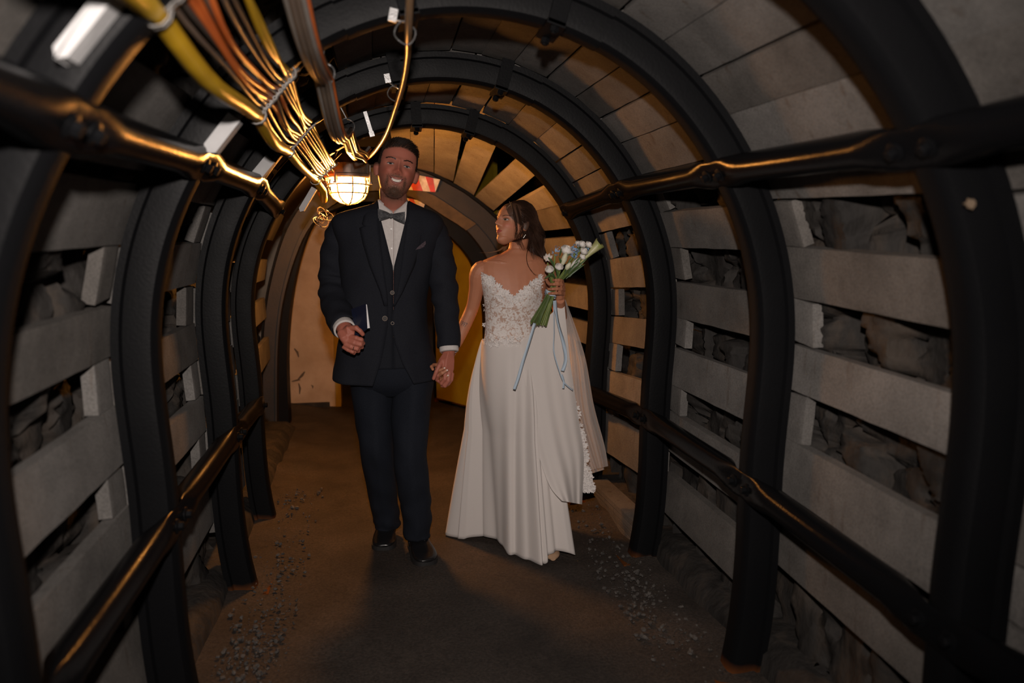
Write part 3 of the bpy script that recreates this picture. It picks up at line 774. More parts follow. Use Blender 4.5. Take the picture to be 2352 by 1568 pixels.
mb.add(vs+vs2, [(0, 1+j, 1+(j+1) % n_) for j in range(n_)]+[(1+j, 1+(j+1) % n_, n_+2+(j+1) % n_, n_+2+j) for j in range(n_)])
mb.build('paint_splash', mat('dried_ochre_paint', (.16, .115, .075), .8), arch1)
# ------------------------------------------------------------------ people: shared tools
def skin_mat(name, base, rough=.5):
    rough += .08
    m, nt, b = nodes(name); N = nt.nodes; L = nt.links
    b.inputs['Roughness'].default_value = rough; b.inputs['Specular IOR Level'].default_value = .4
    b.inputs['Subsurface Weight'].default_value = .12; b.inputs['Subsurface Scale'].default_value = .012; b.inputs['Subsurface Radius'].default_value = (1, .3, .15)
    a = N.new('ShaderNodeAttribute'); a.attribute_name = 'tint'
    nz = N.new('ShaderNodeTexNoise'); nz.inputs['Scale'].default_value = 38; nz.inputs['Detail'].default_value = 4
    tc = N.new('ShaderNodeTexCoord'); L.new(tc.outputs['Object'], nz.inputs['Vector'])
    cr = N.new('ShaderNodeValToRGB'); cr.color_ramp.elements[0].color = (.84, .78, .76, 1); cr.color_ramp.elements[1].color = (1.06, 1.04, 1.02, 1)
    mx = N.new('ShaderNodeMix'); mx.data_type = 'RGBA'; mx.blend_type = 'MULTIPLY'; mx.inputs[0].default_value = .7
    L.new(nz.outputs['Fac'], cr.inputs[0]); L.new(a.outputs['Color'], mx.inputs[6]); L.new(cr.outputs[0], mx.inputs[7]); L.new(mx.outputs[2], b.inputs['Base Color'])
    bp = N.new('ShaderNodeBump'); bp.inputs['Distance'].default_value = .00018; n2 = N.new('ShaderNodeTexNoise'); n2.inputs['Scale'].default_value = 300
    L.new(tc.outputs['Object'], n2.inputs['Vector']); L.new(n2.outputs['Fac'], bp.inputs['Height']); L.new(bp.outputs[0], b.inputs['Normal'])
    return m

HEAD = [(.119, .010, -.002, .030), (.114, .034, -.034, .060), (.102, .053, -.058, .080), (.085, .065, -.074, .092), (.065, .0725, -.084, .099), (.045, .0755, -.090, .101), (.025, .0765, -.0935, .099),
        (.008, .0755, -.0920, .095), (-.010, .0745, -.0915, .088), (-.028, .072, -.0925, .078), (-.045, .068, -.0935, .064), (-.062, .0625, -.0935, .046), (-.078, .056, -.0930, .028),
        (-.092, .047, -.0915, .012), (-.104, .036, -.088, -.004), (-.113, .024, -.080, -.018), (-.118, .010, -.066, -.030)]
def head_mesh(mb, M, feats, jaw=1.0, NS=72, wide=1.0, jb=0):
    """M maps head space (face towards -y, z up) to the world"""
    zs = []; K_ = 62
    H = HEAD
    def row(z):
        for i in range(len(H)-1):
            if H[i+1][0] <= z <= H[i][0]:
                f = (H[i][0]-z)/(H[i][0]-H[i+1][0]); f2 = f
                p0 = H[max(i-1, 0)]; p1 = H[i]; p2 = H[i+1]; p3 = H[min(i+2, len(H)-1)]
                return [p1[k]*(1-f2)+p2[k]*f2 for k in (1, 2, 3)]
    rings = []
    for i in range(K_):
        u = i/(K_-1); z = .119*math.cos(math.pi*u) if False else None
        a = math.pi*u; z = .0005+.1185*math.cos(a)
        z = max(-.118, min(.119, z))
        w_, yf, yb = row(z)
        w_ *= wide
        if z < -.04: yb -= jb*min(1, (-.04-z)/.03)
        if z < -.03: w_ *= 1-(1-jaw)*min(1, (-.03-z)/.06)
        r = []
        for j in range(NS):
            ph = 2*math.pi*j/NS
            s, c = math.sin(ph), math.cos(ph)
            x = w_*math.copysign(abs(s)**.92, s)
            yc = min(.012, yb-.004) if yb > -.0 else (yf+yb)/2
            y = yc+(yf-yc)*abs(c)**.86 if c > 0 else yc+(yb-yc)*abs(c)**.95
            if c > 0:
                d = 0
                for (x0, z0, sx, sz, am) in feats:
                    for sg in ((1, -1) if x0 else (1,)):
                        d += am*math.exp(-((x-sg*x0)/sx)**2-((z-z0)/sz)**2)
                y -= d*min(1, c*2.2)
            r.append(M @ Vector((x, y, z)))
        rings.append(r)
    mb.loft(rings)
def ear(mb, M, sg):
    rings = []
    for i in range(13):
        u = i/12; z = .032*math.cos(math.pi*u); w_ = .0165*math.sin(math.pi*(.03+.94*u))**.75*(1-.38*u)
        z *= .88; c = Vector((sg*.0760, .012-.006*u, z-.008))
        rings.append([M @ (c+Vector((sg*(.006+.010*(1-u*.6))*math.sin(t)*.9*math.sin(math.pi*(.06+.88*u))**.6+sg*.003+sg*.005*(1-u)*math.sin(math.pi*u), w_*math.cos(t)+.010*math.sin(t)*.8, 0))) for t in [2*math.pi*j/10 for j in range(10)]])
    mb.loft(rings)
FEM = [(0, .014, .0065, .018, .012), (0, -.005, .0080, .013, .021), (0, -.0175, .0090, .0085, .0265), (.0115, -.024, .0065, .006, .009), (.031, .009, .015, .0095, -.0095), (.030, .026, .022, .007, .0035),
       (.040, -.022, .017, .015, .0055), (0, -.053, .024, .014, .0045), (0, -.0465, .015, .0038, .0035), (0, -.0605, .014, .0048, .0045), (0, -.074, .018, .006, -.004), (0, -.097, .015, .011, .0075)]
MALE = [(0, .014, .0075, .016, .012), (0, -.006, .0095, .013, .020), (0, -.0195, .0115, .009, .0265), (.0135, -.0255, .0075, .007, .012), (.032, .009, .016, .0100, -.0125), (.030, .028, .024, .007, .0075),
        (.043, -.018, .016, .013, .0085), (0, -.053, .028, .015, .0045), (.036, -.045, .006, .016, -.003), (0, -.044, .016, .004, .003), (0, -.067, .015, .005, .003), (0, -.077, .018, .006, -.004), (0, -.100, .020, .012, .0085)]
def remesh(mb, voxel, it=3):
    me = bpy.data.meshes.new('tmp'); me.from_pydata([tuple(p) for p in mb.v], [], mb.f); me.update()
    o = bpy.data.objects.new('tmp', me); COL.objects.link(o)
    r = o.modifiers.new('r', 'REMESH'); r.mode = 'VOXEL'; r.voxel_size = voxel; r.use_smooth_shade = True
    s = o.modifiers.new('s', 'SMOOTH'); s.factor = .5; s.iterations = it
    dg = bpy.context.evaluated_depsgraph_get(); dg.update()
    ev = o.evaluated_get(dg); out = bpy.data.meshes.new_from_object(ev)
    bpy.data.objects.remove(o); bpy.data.meshes.remove(me)
    out.shade_smooth(); return out
def tint(me, fn):
    n = len(me.vertices); co = np.empty(n*3, np.float32); me.vertices.foreach_get('co', co); co = co.reshape(-1, 3)
    c = fn(co).astype(np.float32)
    at_ = me.color_attributes.new('tint', 'FLOAT_COLOR', 'POINT')
    at_.data.foreach_set('color', np.concatenate([c, np.ones((n, 1), np.float32)], 1).ravel())
def gau(x, z, x0, z0, sx, sz): return np.exp(-((x-x0)/sx)**2-((z-z0)/sz)**2)[:, None]
def finger(mb, pts, r0_, r1_):
    n = len(pts); mb.tube(pts, [r0_+(r1_-r0_)*i/(n-1) for i in range(n)], 12)
    mb.ball(pts[-1], r1_*1.0, 10, 6)
    for p, i in zip(pts[1:-1], range(1, n-1)): mb.ball(p, (r0_+(r1_-r0_)*i/(n-1))*1.06, 10, 6)
def ringpx(py, xl, xr, Y, dy, n=40, pw=.9, tilt=0, yo=0):
    a = at(xl, py, Y); b = at(xr, py+tilt, Y); c = (a+b)/2+Vector((0, yo, 0)); h = (b-a)/2
    out = []
    for j in range(n):
        t = 2*math.pi*j/n; s, k_ = math.sin(t), math.cos(t)
        out.append(c+h*math.copysign(abs(s)**pw, s)+Vector((0, -dy*math.copysign(abs(k_)**pw, k_), 0)))
    return out
def smooth_rows(rows, k=5):
    """Catmull-Rom subdivision of measured rows"""
    out = []
    for i in range(len(rows)-1):
        p0 = rows[max(i-1, 0)]; p1 = rows[i]; p2 = rows[i+1]; p3 = rows[min(i+2, len(rows)-1)]
        for s in range(k):
            t = s/k
            out.append(tuple(.5*((2*b)+(c-a)*t+(2*a-5*b+4*c-d)*t*t+(3*b-a-3*c+d)*t**3) for a, b, c, d in zip(p0, p1, p2, p3)))
    out.append(tuple(rows[-1])); return out
def cr_pts(P, k=6):
    return [Vector(q) for q in smooth_rows([tuple(p) for p in P], k)]
def strands(items, m=3):
    """items: list of (points, radius); thin tapered hairs in one mesh"""
    mb = MB()
    for pts, r in items:
        k = len(pts); mb.tube(pts, [r*(1-.85*(i/(k-1))**2) for i in range(k)], m, cap=False)
    return mb
class Face:
    def __init__(s, me, M):
        s.M = M; s.b = BVHTree.FromPolygons([v.co for v in me.vertices], [p.vertices for p in me.polygons])
        s.fwd = (M.to_3x3() @ Vector((0, 1, 0))).normalized()
    def at(s, x, z, off=0):
        o = s.M @ Vector((x, -.35, z)); h = s.b.ray_cast(o, s.fwd)
        p = h[0] if h[0] else s.M @ Vector((x, -.09, z))
        return p - s.fwd*off
    def patch(s, top, bot, off, bulge=0, nu=14, nv=5):
        mb = MB(); vs = []; fs = []
        for i in range(nu+1):
            u = i/nu; x0 = top(u); x1 = bot(u)
            for j in range(nv+1):
                v = j/nv; x = x0[0]*(1-v)+x1[0]*v; z = x0[1]*(1-v)+x1[1]*v
                vs.append(s.at(x, z, off+bulge*math.sin(math.pi*u)*math.sin(math.pi*v)))
        for i in range(nu):
            for j in range(nv):
                a = i*(nv+1)+j; fs.append((a, a+1, a+nv+2, a+nv+1))
        mb.add(vs, fs); return mb
    def line(s, pts, r, off, mb=None):
        mb = mb or MB(); q = [s.at(x, z, off) for x, z in pts]; mb.tube(q, r, 6); return mb
M_EYE = mat('eye_white', (.42, .37, .35), .3, spec=.6); M_IRISB = mat('grey_blue_iris', (.05, .065, .07), .2); M_IRISN = mat('hazel_iris', (.09, .06, .03), .2)
M_PUPIL = mat('pupil', (.008, .008, .008), .1); M_LASH = mat('dark_lash', (.02, .013, .01), .6); M_TOOTH = mat('tooth', (.66, .60, .52), .3)
def eye(F, cx_, cz, wd, up, dn, iris, parent, skinm, tilt=0, look=0):
    def T(u): x = (u-.5)*wd; return (cx_+x, cz+tilt*x+up*math.sin(math.pi*u)**.7)
    def B(u): x = (u-.5)*wd; return (cx_+x, cz+tilt*x-dn*math.sin(math.pi*u)**.8)
    e = F.patch(T, B, .0012, .0028).build('eye', M_EYE, parent, angle=180)
    r = .0056; ox = cx_+look
    mb = MB(); n = 20; c = F.at(ox, cz, .0048); vs = [c]+[F.at(ox+r*math.cos(a), cz+min(up*.93, max(-dn*.95, r*math.sin(a)+.0008)), .0042) for a in [2*math.pi*j/n for j in range(n)]]
    mb.add(vs, [(0, 1+j, 1+(j+1) % n) for j in range(n)]); mb.build('iris', iris, e, angle=180)
    r = .0024; mb = MB(); vs = [F.at(ox, cz, .0056)]+[F.at(ox+r*math.cos(a), cz+r*math.sin(a), .0053) for a in [2*math.pi*j/n for j in range(n)]]
    mb.add(vs, [(0, 1+j, 1+(j+1) % n) for j in range(n)]); mb.build('pupil', M_PUPIL, e)
    mb = MB(); F.line([(T(u/12)[0], T(u/12)[1]+.0004) for u in range(13)], .0011, .0032, mb); mb.build('lash_line', M_LASH, e)
    return e
def lidtubes(mb, F, cx_, cz, wd, up, dn, tilt=0):
    pass
# ------------------------------------------------------------------ the groom
GY = 3.40
M_SKM = skin_mat('groom_skin', None, .48)
groom = thing('person', 'person in a dark navy three-piece suit and bow tie, smiling at the camera', 'person', (.07, 3.43, 0))
GH = at(911.5, 392, 3.37)
GM = Matrix.Translation(GH) @ Matrix.Rotation(R_(11), 4, 'Y') @ Matrix.Rotation(R_(2), 4, 'Z') @ Matrix.Rotation(R_(-4), 4, 'X') @ Matrix.Scale(1.10, 4)
mb = MB()
head_mesh(mb, GM, MALE, jaw=.95, wide=.985)
for sg in (-1, 1): ear(mb, GM, sg)
nb = at(903, 478, 3.44)
mb.tube([GM @ Vector((0, .02, -.03)), GM @ Vector((0, .015, -.085)), at(904, 462, 3.42), nb, at(903, 500, 3.45)], [.060, .060, .061, .068, .085], 20)
# trunk, legs and feet under the clothes
TR = [(492, 835, 975, .07), (512, 800, 1000, .095), (560, 795, 992, .110), (640, 803, 984, .105), (720, 808, 972, .10), (780, 800, 978, .11), (850, 806, 990, .112), (880, 822, 982, .09)]
mb.loft([ringpx(py, a, b, GY+.03, d, 28) for py, a, b, d in smooth_rows(TR, 3)])
LEG_L = [(858, 850, 3.44, .085), (860, 930, 3.44, .078), (872, 1030, 3.44, .062), (880, 1100, 3.50, .056), (888, 1180, 3.58, .042), (888, 1212, 3.60, .040)]
LEG_R = [(945, 850, 3.42, .085), (944, 930, 3.40, .080), (942, 1030, 3.33, .062), (948, 1110, 3.35, .056), (957, 1195, 3.39, .042), (960, 1245, 3.40, .040)]
for LG in (LEG_L, LEG_R):
    rows = smooth_rows(LG, 3); mb.tube([at(a, b, c) for a, b, c, d in rows], [d*.93 for *_, d in rows], 16)
def foot(mb, ankle, toe, s=1.0):
    a = Vector(ankle); t = Vector(toe); d = (t-a); d.z = 0; L_ = d.length; d.normalize(); sd = Vector((-d.y, d.x, 0))
    R = [(-.28, .030, .028, .040), (-.15, .034, .045, .045), (.1, .037, .050, .045), (.35, .040, .040, .038), (.6, .045, .028, .028), (.85, .042, .020, .020), (.98, .025, .014, .015)]
    rings = []
    for f, w_, h, cz in R:
        c = Vector((a.x, a.y, 0))+d*(L_*f)
        rings.append([c+sd*(w_*s*math.sin(q))+Vector((0, 0, max(.012, cz*s+h*s*math.cos(q)))) for q in [2*math.pi*j/16 for j in range(16)]])
    mb.loft(rings)
AL = (at(886, 1200, 3.60).x, 3.60); AR = (at(960, 1225, 3.40).x, 3.40)
TL = (at(880, 1262, 3.44).x, 3.42); TRR = (at(982, 1292, 3.22).x, 3.21)
foot(mb, (*AL, 0), (TL[0], TL[1]+.03, 0), .78); foot(mb, (*AR, 0), (TRR[0], TRR[1]+.03, 0), .78)
# arms: shoulder, elbow, wrist
ARM_L = [(812, 526, 3.44, .050), (782, 566, 3.46, .054), (768, 640, 3.46, .047), (772, 700, 3.36, .042), (790, 752, 3.20, .034), (797, 762, 3.175, .030)]
ARM_R = [(970, 532, 3.42, .050), (998, 576, 3.42, .053), (1018, 650, 3.41, .046), (1024, 720, 3.38, .042), (1030, 790, 3.34, .032), (1030, 812, 3.335, .029)]
for AR_ in (ARM_L, ARM_R):
    rows = smooth_rows(AR_, 3); mb.tube([at(a, b, c) for a, b, c, d in rows], [d for *_, d in rows], 16)
# right hand (image left) closed on the booklet
hY = 3.14
def hp(px, py, dy=0): return at(px, py, hY+dy)
mb.loft([[hp(786, 752, .03), hp(800, 744, .01), hp(806, 752, .02), hp(800, 764, .045), hp(790, 768, .05)],
         [hp(780, 768, .01), hp(796, 750, -.015), hp(816, 756, -.005), hp(812, 778, .03), hp(792, 788, .035)],
         [hp(784, 786, .0), hp(798, 764, -.022), hp(814, 766, -.016), hp(814, 786, .015), hp(800, 798, .02)],
         [hp(790, 794, .0), hp(800, 776, -.018), hp(812, 776, -.012), hp(812, 790, .01), hp(802, 800, .012)]])
mb.tube([hp(788, 762, .02), hp(796, 775, .0), hp(802, 788, .0)], [.030, .032, .022], 14, flat=.7)
finger(mb, [hp(806, 753, -.005), hp(818, 753, -.022), hp(827, 760, -.026), hp(833, 767, -.022)], .0125, .0095)
finger(mb, [hp(805, 774, -.012), hp(818, 776, -.028), hp(830, 780, -.026), hp(834, 788, -.002), hp(824, 790, .010)], .0115, .0085)
finger(mb, [hp(798, 783, -.010), hp(813, 787, -.026), hp(828, 791, -.022), hp(831, 797, .0), hp(820, 797, .012)], .0115, .0082)
finger(mb, [hp(792, 790, -.006), hp(806, 796, -.020), hp(820, 801, -.017), hp(823, 806, .002), hp(813, 804, .012)], .0108, .0078)
finger(mb, [hp(788, 795, .0), hp(799, 803, -.010), hp(810, 808, -.008), hp(813, 811, .006), hp(806, 809, .014)], .0098, .0068)
# left hand (image right) holding the bride's hand
def gp(px, py, dy=0): return at(px, py, 3.32+dy)
mb.loft([[gp(1016, 812, .0), gp(1030, 808, -.02), gp(1043, 812, .0), gp(1042, 818, .025), gp(1018, 818, .025)],
         [gp(1006, 828, -.01), gp(1026, 824, -.032), gp(1044, 830, -.012), gp(1042, 834, .022), gp(1010, 834, .02)],
         [gp(1003, 842, -.012), gp(1024, 842, -.034), gp(1043, 848, -.012), gp(1040, 850, .018), gp(1008, 846, .016)],
         [gp(1008, 850, -.008), gp(1024, 852, -.026), gp(1040, 858, -.01), gp(1036, 858, .012), gp(1012, 854, .01)]])
finger(mb, [gp(1018, 826, -.008), gp(1009, 840, -.026), gp(1002, 854, -.033), gp(996, 869, -.030)], .0125, .0085)
finger(mb, [gp(1014, 850, -.012), gp(1006, 862, -.012), gp(1003, 872, .004)], .0112, .0085)
finger(mb, [gp(1023, 853, -.014), gp(1022, 870, -.022), gp(1014, 880, -.014), gp(1008, 876, .004)], .0112, .0082)
finger(mb, [gp(1032, 855, -.012), gp(1030, 874, -.018), gp(1022, 886, -.012), gp(1015, 886, .002)], .0108, .0080)
finger(mb, [gp(1039, 856, -.004), gp(1037, 872, -.008), gp(1030, 882, -.004), gp(1024, 886, .006)], .0096, .0068)
me = remesh(mb, .0031, 2)
GMi = np.array(GM.inverted())
def groom_tint(co):
    h = np.c_[co, np.ones(len(co))] @ GMi.T; x, y, z = h[:, 0], h[:, 1], h[:, 2]
    base = np.tile(np.array([[.44, .165, .115]]), (len(co), 1))
    near = ((np.abs(x) < .12) & (np.abs(z) < .16) & (np.abs(y) < .16))[:, None]*1.0
    fr = (y < 0)[:, None]*1.0
    red = np.array([[.47, .12, .08]])
    for g in (gau(x, z, .042, -.02, .022, .018), gau(x, z, -.042, -.02, .022, .018), gau(x, z, 0, -.018, .016, .016), gau(x, z, 0, .06, .06, .03)*.5): base = base*(1-g*near*fr*.6)+red*g*near*fr*.6
    brd = np.array([[.105, .060, .040]])
    g = np.clip(gau(x, z, 0, -.100, .034, .026)*1.3+gau(x, z, 0, -.037, .026, .006)*.7+gau(x, z, .034, -.06, .008, .022)*.55+gau(x, z, -.034, -.06, .008, .022)*.55+gau(x, z, .058, -.06, .02, .045)*.35+gau(x, z, -.058, -.06, .02, .045)*.35, 0, .93)
    g = g*near*(y < .03)[:, None]
    base = base*(1-g)+brd*g
    # dark cropped hair colour on the scalp
    hl = .074-.22*(np.abs(x)**1.6)*10*.5
    sc_ = np.clip((z-hl)/.008, 0, 1)*(y < .2); side = np.clip((np.abs(x)-.058)/.010, 0, 1)*np.clip((z+.002)/.014, 0, 1); back = np.clip((y-.028)/.015, 0, 1)*np.clip((z+.055)/.02, 0, 1)
    s = np.clip(sc_+side*(z > 0)*(y > -.035)+back, 0, 1)[:, None]*near
    base = base*(1-s*.9)+np.array([[.055, .033, .022]])*s*.9
    hx = np.c_[co]; hand = (co[:, 2] < 1.12)[:, None]*1.0
    base = base*(1-hand*.5)+np.array([[.38, .11, .072]])*hand*.5
    return base
tint(me, groom_tint); me.materials.append(M_SKM); me.name = 'body'
gb = bpy.data.objects.new('body', me); COL.objects.link(gb); gb.parent = groom; gb.matrix_parent_inverse = Matrix.Translation(-groom.location)
GF = Face(me, GM)
# face parts
for sg in (-1, 1):
    eye(GF, sg*.0325, .0085, .0275, .0036, .0030, M_IRISB, groom, M_SKM, look=.0005)
    # brow
    rr = random.Random(3+sg); it = []
    for q in range(120):
        u = rr.random(); x = sg*(.014+.036*u); z = .0262+.006*math.sin(u*2.4)-.003*u+rr.uniform(-.0026, .0026)*(1-.4*u)
        a = GF.at(x, z, .0006); b = GF.at(x+sg*rr.uniform(.004, .007), z+rr.uniform(.0, .0025), .0022); it.append(([a, (a+b)/2, b], .0006))
    strands(it).build('eyebrow', M_LASH, groom)
M_LIPM = mat('lip_rose', (.36, .13, .105), .4); M_MOUTH = mat('mouth_dark', (.045, .012, .012), .5)
def mt(u): x = (u-.5)*.056; return (x, -.0505+.0095*abs(2*u-1)**2)
def mbm(u): x = (u-.5)*.056; return (x, -.0640+.0230*abs(2*u-1)**2.2)
mo = GF.patch(mt, mbm, .0008, .0, 20, 6).build('mouth', M_MOUTH, groom, angle=180)
for q in range(8):
    u0 = .16+.085*q; u1 = u0+.080
    def a_(u, u0=u0, u1=u1): t_ = u0+(u1-u0)*u; p = mt(t_); return (p[0], p[1]+.0006)
    def b_(u, u0=u0, u1=u1): t_ = u0+(u1-u0)*u; p = mt(t_); r = mbm(t_); h = min(.0098, (p[1]-r[1])*.86); return (p[0], p[1]-h)
    GF.patch(a_, b_, .0022, .0012, 3, 3).build('tooth', M_TOOTH, mo, angle=180)
mb = MB(); U = [q/16 for q in range(17)]
mb.tube([GF.at(mt(u)[0], mt(u)[1]+.0016, .0014) for u in U], [.0009+.0022*math.sin(math.pi*u)**.6 for u in U], 8); mb.build('upper_lip', M_LIPM, mo)
mb = MB(); mb.tube([GF.at(mbm(u)[0], mbm(u)[1]-.0018, .0018) for u in U], [.0009+.0034*math.sin(math.pi*u)**.7 for u in U], 8); mb.build('lower_lip', M_LIPM, mo)
# nostrils, lid creases and smile folds
mb = MB()
for sg in (-1, 1):
    GF.line([(sg*.005, -.0300), (sg*.009, -.0305)], .0017, .0002, mb)
    GF.line([(sg*.018, .0125), (sg*.027, .0160), (sg*.037, .0155), (sg*.046, .0105)], .0006, .0004, mb)
mb.build('face_crease', mat('crease_brown', (.13, .05, .035), .7), groom)
# beard and hair
M_HAIRM = mat('dark_brown_hair', (.016, .010, .007), .65, spec=.15); M_BEARD = mat('brown_beard', (.085, .048, .030), .6)
rr = random.Random(21); it = []
def bz(x, z):
    v = 1.2*math.exp(-(x/.033)**2-((z+.100)/.024)**2)+.8*math.exp(-(x/.026)**2-((z+.0375)/.0042)**2)
    v += .7*math.exp(-((abs(x)-.034)/.006)**2-((z+.06)/.020)**2)
    if z > -.070 and z < -.043 and abs(x) < .030: v = 0
    return v
c_ = 0
while c_ < 2200:
    x = rr.uniform(-.055, .055); z = rr.uniform(-.116, -.03)
    if rr.random() > bz(x, z): continue
    c_ += 1
    a = GF.at(x, z, 0); b = GF.at(x*1.02, max(-.116, z-.0030), .0016); it.append(([a, (a+b)/2, b], .00045))
strands(it).build('beard', M_BEARD, groom)
it = []; c_ = 0; bv = GF.b; cen = GM @ Vector((0, .01, .01))
while c_ < 5200:
    d = Vector((rr.gauss(0, 1), rr.gauss(0, 1), rr.gauss(0, 1))).normalized()
    dw = (GM.to_3x3() @ d).normalized(); h = bv.ray_cast(cen+dw*.3, -dw)
    if not h[0]: continue
    l = GM.inverted() @ h[0]; x, y, z = l
    hair = False
    if z > .078-1.1*x*x*10*.35 and y < .05: hair = True
    if abs(x) > .058 and y > -.038 and z > .012: hair = True
    if abs(x) > .0775: continue
    if y > .03 and z > -.05: hair = True
    if not hair: continue
    c_ += 1
    top = max(0, min(1, (z-.055)/.04))
    L_ = (.004+.013*top)*rr.uniform(.7, 1.2)
    dirl = Vector((x*2+rr.uniform(-.15, .15), .5, -.6+1.0*top)).normalized()
    nrm = (GM.inverted().to_3x3() @ h[1]).normalized()
    if top > .3: dirl = (Vector((.55+rr.uniform(-.25, .25), .35+rr.uniform(-.25, .25), .15))+nrm*.35).normalized()
    p1 = l+nrm*.0025; p2 = p1+(dirl*.8+nrm*(.15+.4*top)).normalized()*L_/1.1*.5; p3 = p2+(dirl+nrm*.15).normalized()*L_/1.1*.5
    it.append(([GM @ (l-nrm*.001), GM @ p1, GM @ p2, GM @ p3], .00125))
strands(it).build('hair', M_HAIRM, groom)
# ---- clothes
def cloth(name, a, b, rough=.85, sc=420, bump=.0006, sheen=.15): return mat(name, a, rough, b, sc, 3, bump, 420, spec=.2, sheen=0)
M_SUIT = cloth('navy_wool', (.0085, .0095, .014), (.0135, .015, .021)); M_SUIT2 = cloth('navy_wool_waistcoat', (.008, .009, .013), (.012, .0135, .019)); M_TROU = cloth('navy_wool_trousers', (.0065, .0085, .014), (.0105, .013, .020))
M_SHIRT = cloth('white_shirt_cotton', (.56, .52, .50), (.62, .58, .56), .8, 90, .0003, 0)
def shell_rows(rows, gap, Y, n=64, wob=0, off=0, seed=0, hem=None):
    """torso shell with an opening at the front; rows (py,xl,xr,dy); gap(py)->(x0,x1) pixels or None"""
    R_out = []
    for py, xl, xr, dy in rows:
        a = at(xl, py, Y); b = at(xr, py, Y); c = (a+b)/2; h = (b-a).length/2+off; pxm_ = (xr-xl)/2/h if h else 1
        g = gap(py)
        def ang(px):
            s = max(-.98, min(.98, (px-(xl+xr)/2)/((xr-xl)/2))); s = math.copysign(abs(s)**(1/.9), s)
            return math.asin(s)
        a0 = ang(g[1]); a1 = 2*math.pi+ang(g[0])
        r = []
        for j in range(n+1):
            t = a0+(a1-a0)*j/n; s, k_ = math.sin(t), math.cos(t)
            p = c+Vector((h*math.copysign(abs(s)**.9, s), -(dy+off)*math.copysign(abs(k_)**.9, k_), 0))
            if wob:
                q = p*5+Vector((seed, 0, 0)); d = Vector((s, -k_, 0)); p += d*wob*(noise.noise(Vector((q.x*1.6, q.y, q.z*.9)))+.6*noise.noise(Vector((q.x*3, q.y*2, q.z*2.4))))
            if hem and py > hem[0]:
                p.z += hem[1](t, py)
            r.append(p)
        R_out.append(r)
    return R_out
def sheet(name, rings, m, parent, th=.003, closed=False):
    mb = MB(); mb.loft(rings, closed, False); o = mb.build(name, m, parent, angle=60)
    s = o.modifiers.new('t', 'SOLIDIFY'); s.thickness = th; s.offset = -1; return o
def lerp_tab(tab, v):
    if v <= tab[0][0]: return tab[0][1:]
    for i in range(len(tab)-1):
        if v <= tab[i+1][0]:
            f = (v-tab[i][0])/(tab[i+1][0]-tab[i][0]); return tuple(p*(1-f)+q*f for p, q in zip(tab[i][1:], tab[i+1][1:]))
    return tab[-1][1:]
BASE = [(463, 866, 938, .066), (470, 857, 950, .074), (479, 826, 972, .090), (487, 796, 993, .106), (497, 774, 1008, .116), (512, 766, 1015, .126), (535, 772, 1010, .134), (570, 782, 998, .140), (610, 785, 992, .137), (660, 788, 984, .130), (720, 789, 978, .128), (780, 784, 984, .136), (820, 777, 994, .142), (862, 768, 1001, .146)]
jg = [(463, 868, 936), (490, 868, 934), (560, 874, 928), (612, 880, 922), (672, 888, 912), (722, 890, 896), (740, 889, 896), (780, 882, 904), (820, 872, 920), (862, 856, 944)]
vg = [(463, 869, 934), (500, 872, 930), (550, 885, 918), (612, 900.5, 902.5), (613, 901.5, 901.9), (900, 901.5, 901.9)]
GTY = GY+.015
def drop(t, py):
    f = (py-770)/92; c = math.cos(t)
    return -f*.022*max(0, c)**.5*(1 if c > 0 else 0)
jr = shell_rows(smooth_rows(BASE, 6), lambda p: lerp_tab(jg, p), GTY, 80, .010, .004, 3, (770, drop))
jk = sheet('jacket', jr, M_SUIT, groom, .004)
vrows = [r for r in smooth_rows([(463, 868, 936, .060), (480, 838, 966, .080), (500, 806, 990, .105), (540, 800, 986, .118), (610, 803, 978, .118), (680, 806, 972, .113), (740, 808, 972, .115), (800, 804, 978, .122), (838, 802, 982, .126)], 5)]
vest = sheet('waistcoat', shell_rows(vrows, lambda p: lerp_tab(vg, p), GTY, 64, .003, .0, 5), M_SUIT2, groom, .003)
srows = smooth_rows([(462, 869, 935, .056), (475, 855, 950, .066), (500, 830, 975, .094), (550, 820, 975, .108), (620, 822, 965, .108)], 5)
shirt = sheet('shirt', shell_rows(srows, lambda p: lerp_tab([(462, 870, 934), (476, 884, 920), (489, 901.8, 902.1), (700, 901.9, 902.0)], p), GTY, 64, .0015, 0, 9), M_SHIRT, groom, .002)
# collar: two wings and a band
def front(px, py, off): # point on the shirt front at a pixel, off metres towards the camera
    return at(px, py, GTY-.112-off)
mb = MB(); r1 = []; r2 = []
for j in range(25):
    t = R_(38)+R_(284)*j/24; c = at(903, 470, GTY+.01); r1.append(c+Vector((.066*math.sin(t), -.062*math.cos(t), .024-.014*max(0, math.cos(t))))); r2.append(c+Vector((.073*math.sin(t), -.069*math.cos(t), -.018-.012*max(0, math.cos(t)))))
mb.loft([r1, r2], False, False); 
for pts in ([(868, 458), (880, 474), (900, 489), (886, 505), (872, 492)], [(936, 462), (928, 476), (905, 490), (918, 504), (931, 492)]):
    d_ = [.0, .0, .004, .006, .004]; q = [at(x, y, GTY-.052-.048*min(1, max(0, (y-458)/34.0))) for (x, y), e in zip(pts, d_)]
    mb.loft([[p for p in q], [p+Vector((0, -.003, 0)) for p in q]])
cl = mb.build('shirt_collar', M_SHIRT, shirt, angle=40); 
for (px, py) in ((899, 526), (900, 571)):
    m_ = MB(); m_.lathe([(0, 0), (.0045, 0), (.0042, .002), (0, .0024)], front(px, py, .006 if py < 550 else .0035), 12, (0, -1, 0)); m_.build('shirt_button', mat('pearl_button', (.75, .72, .70), .2), shirt)
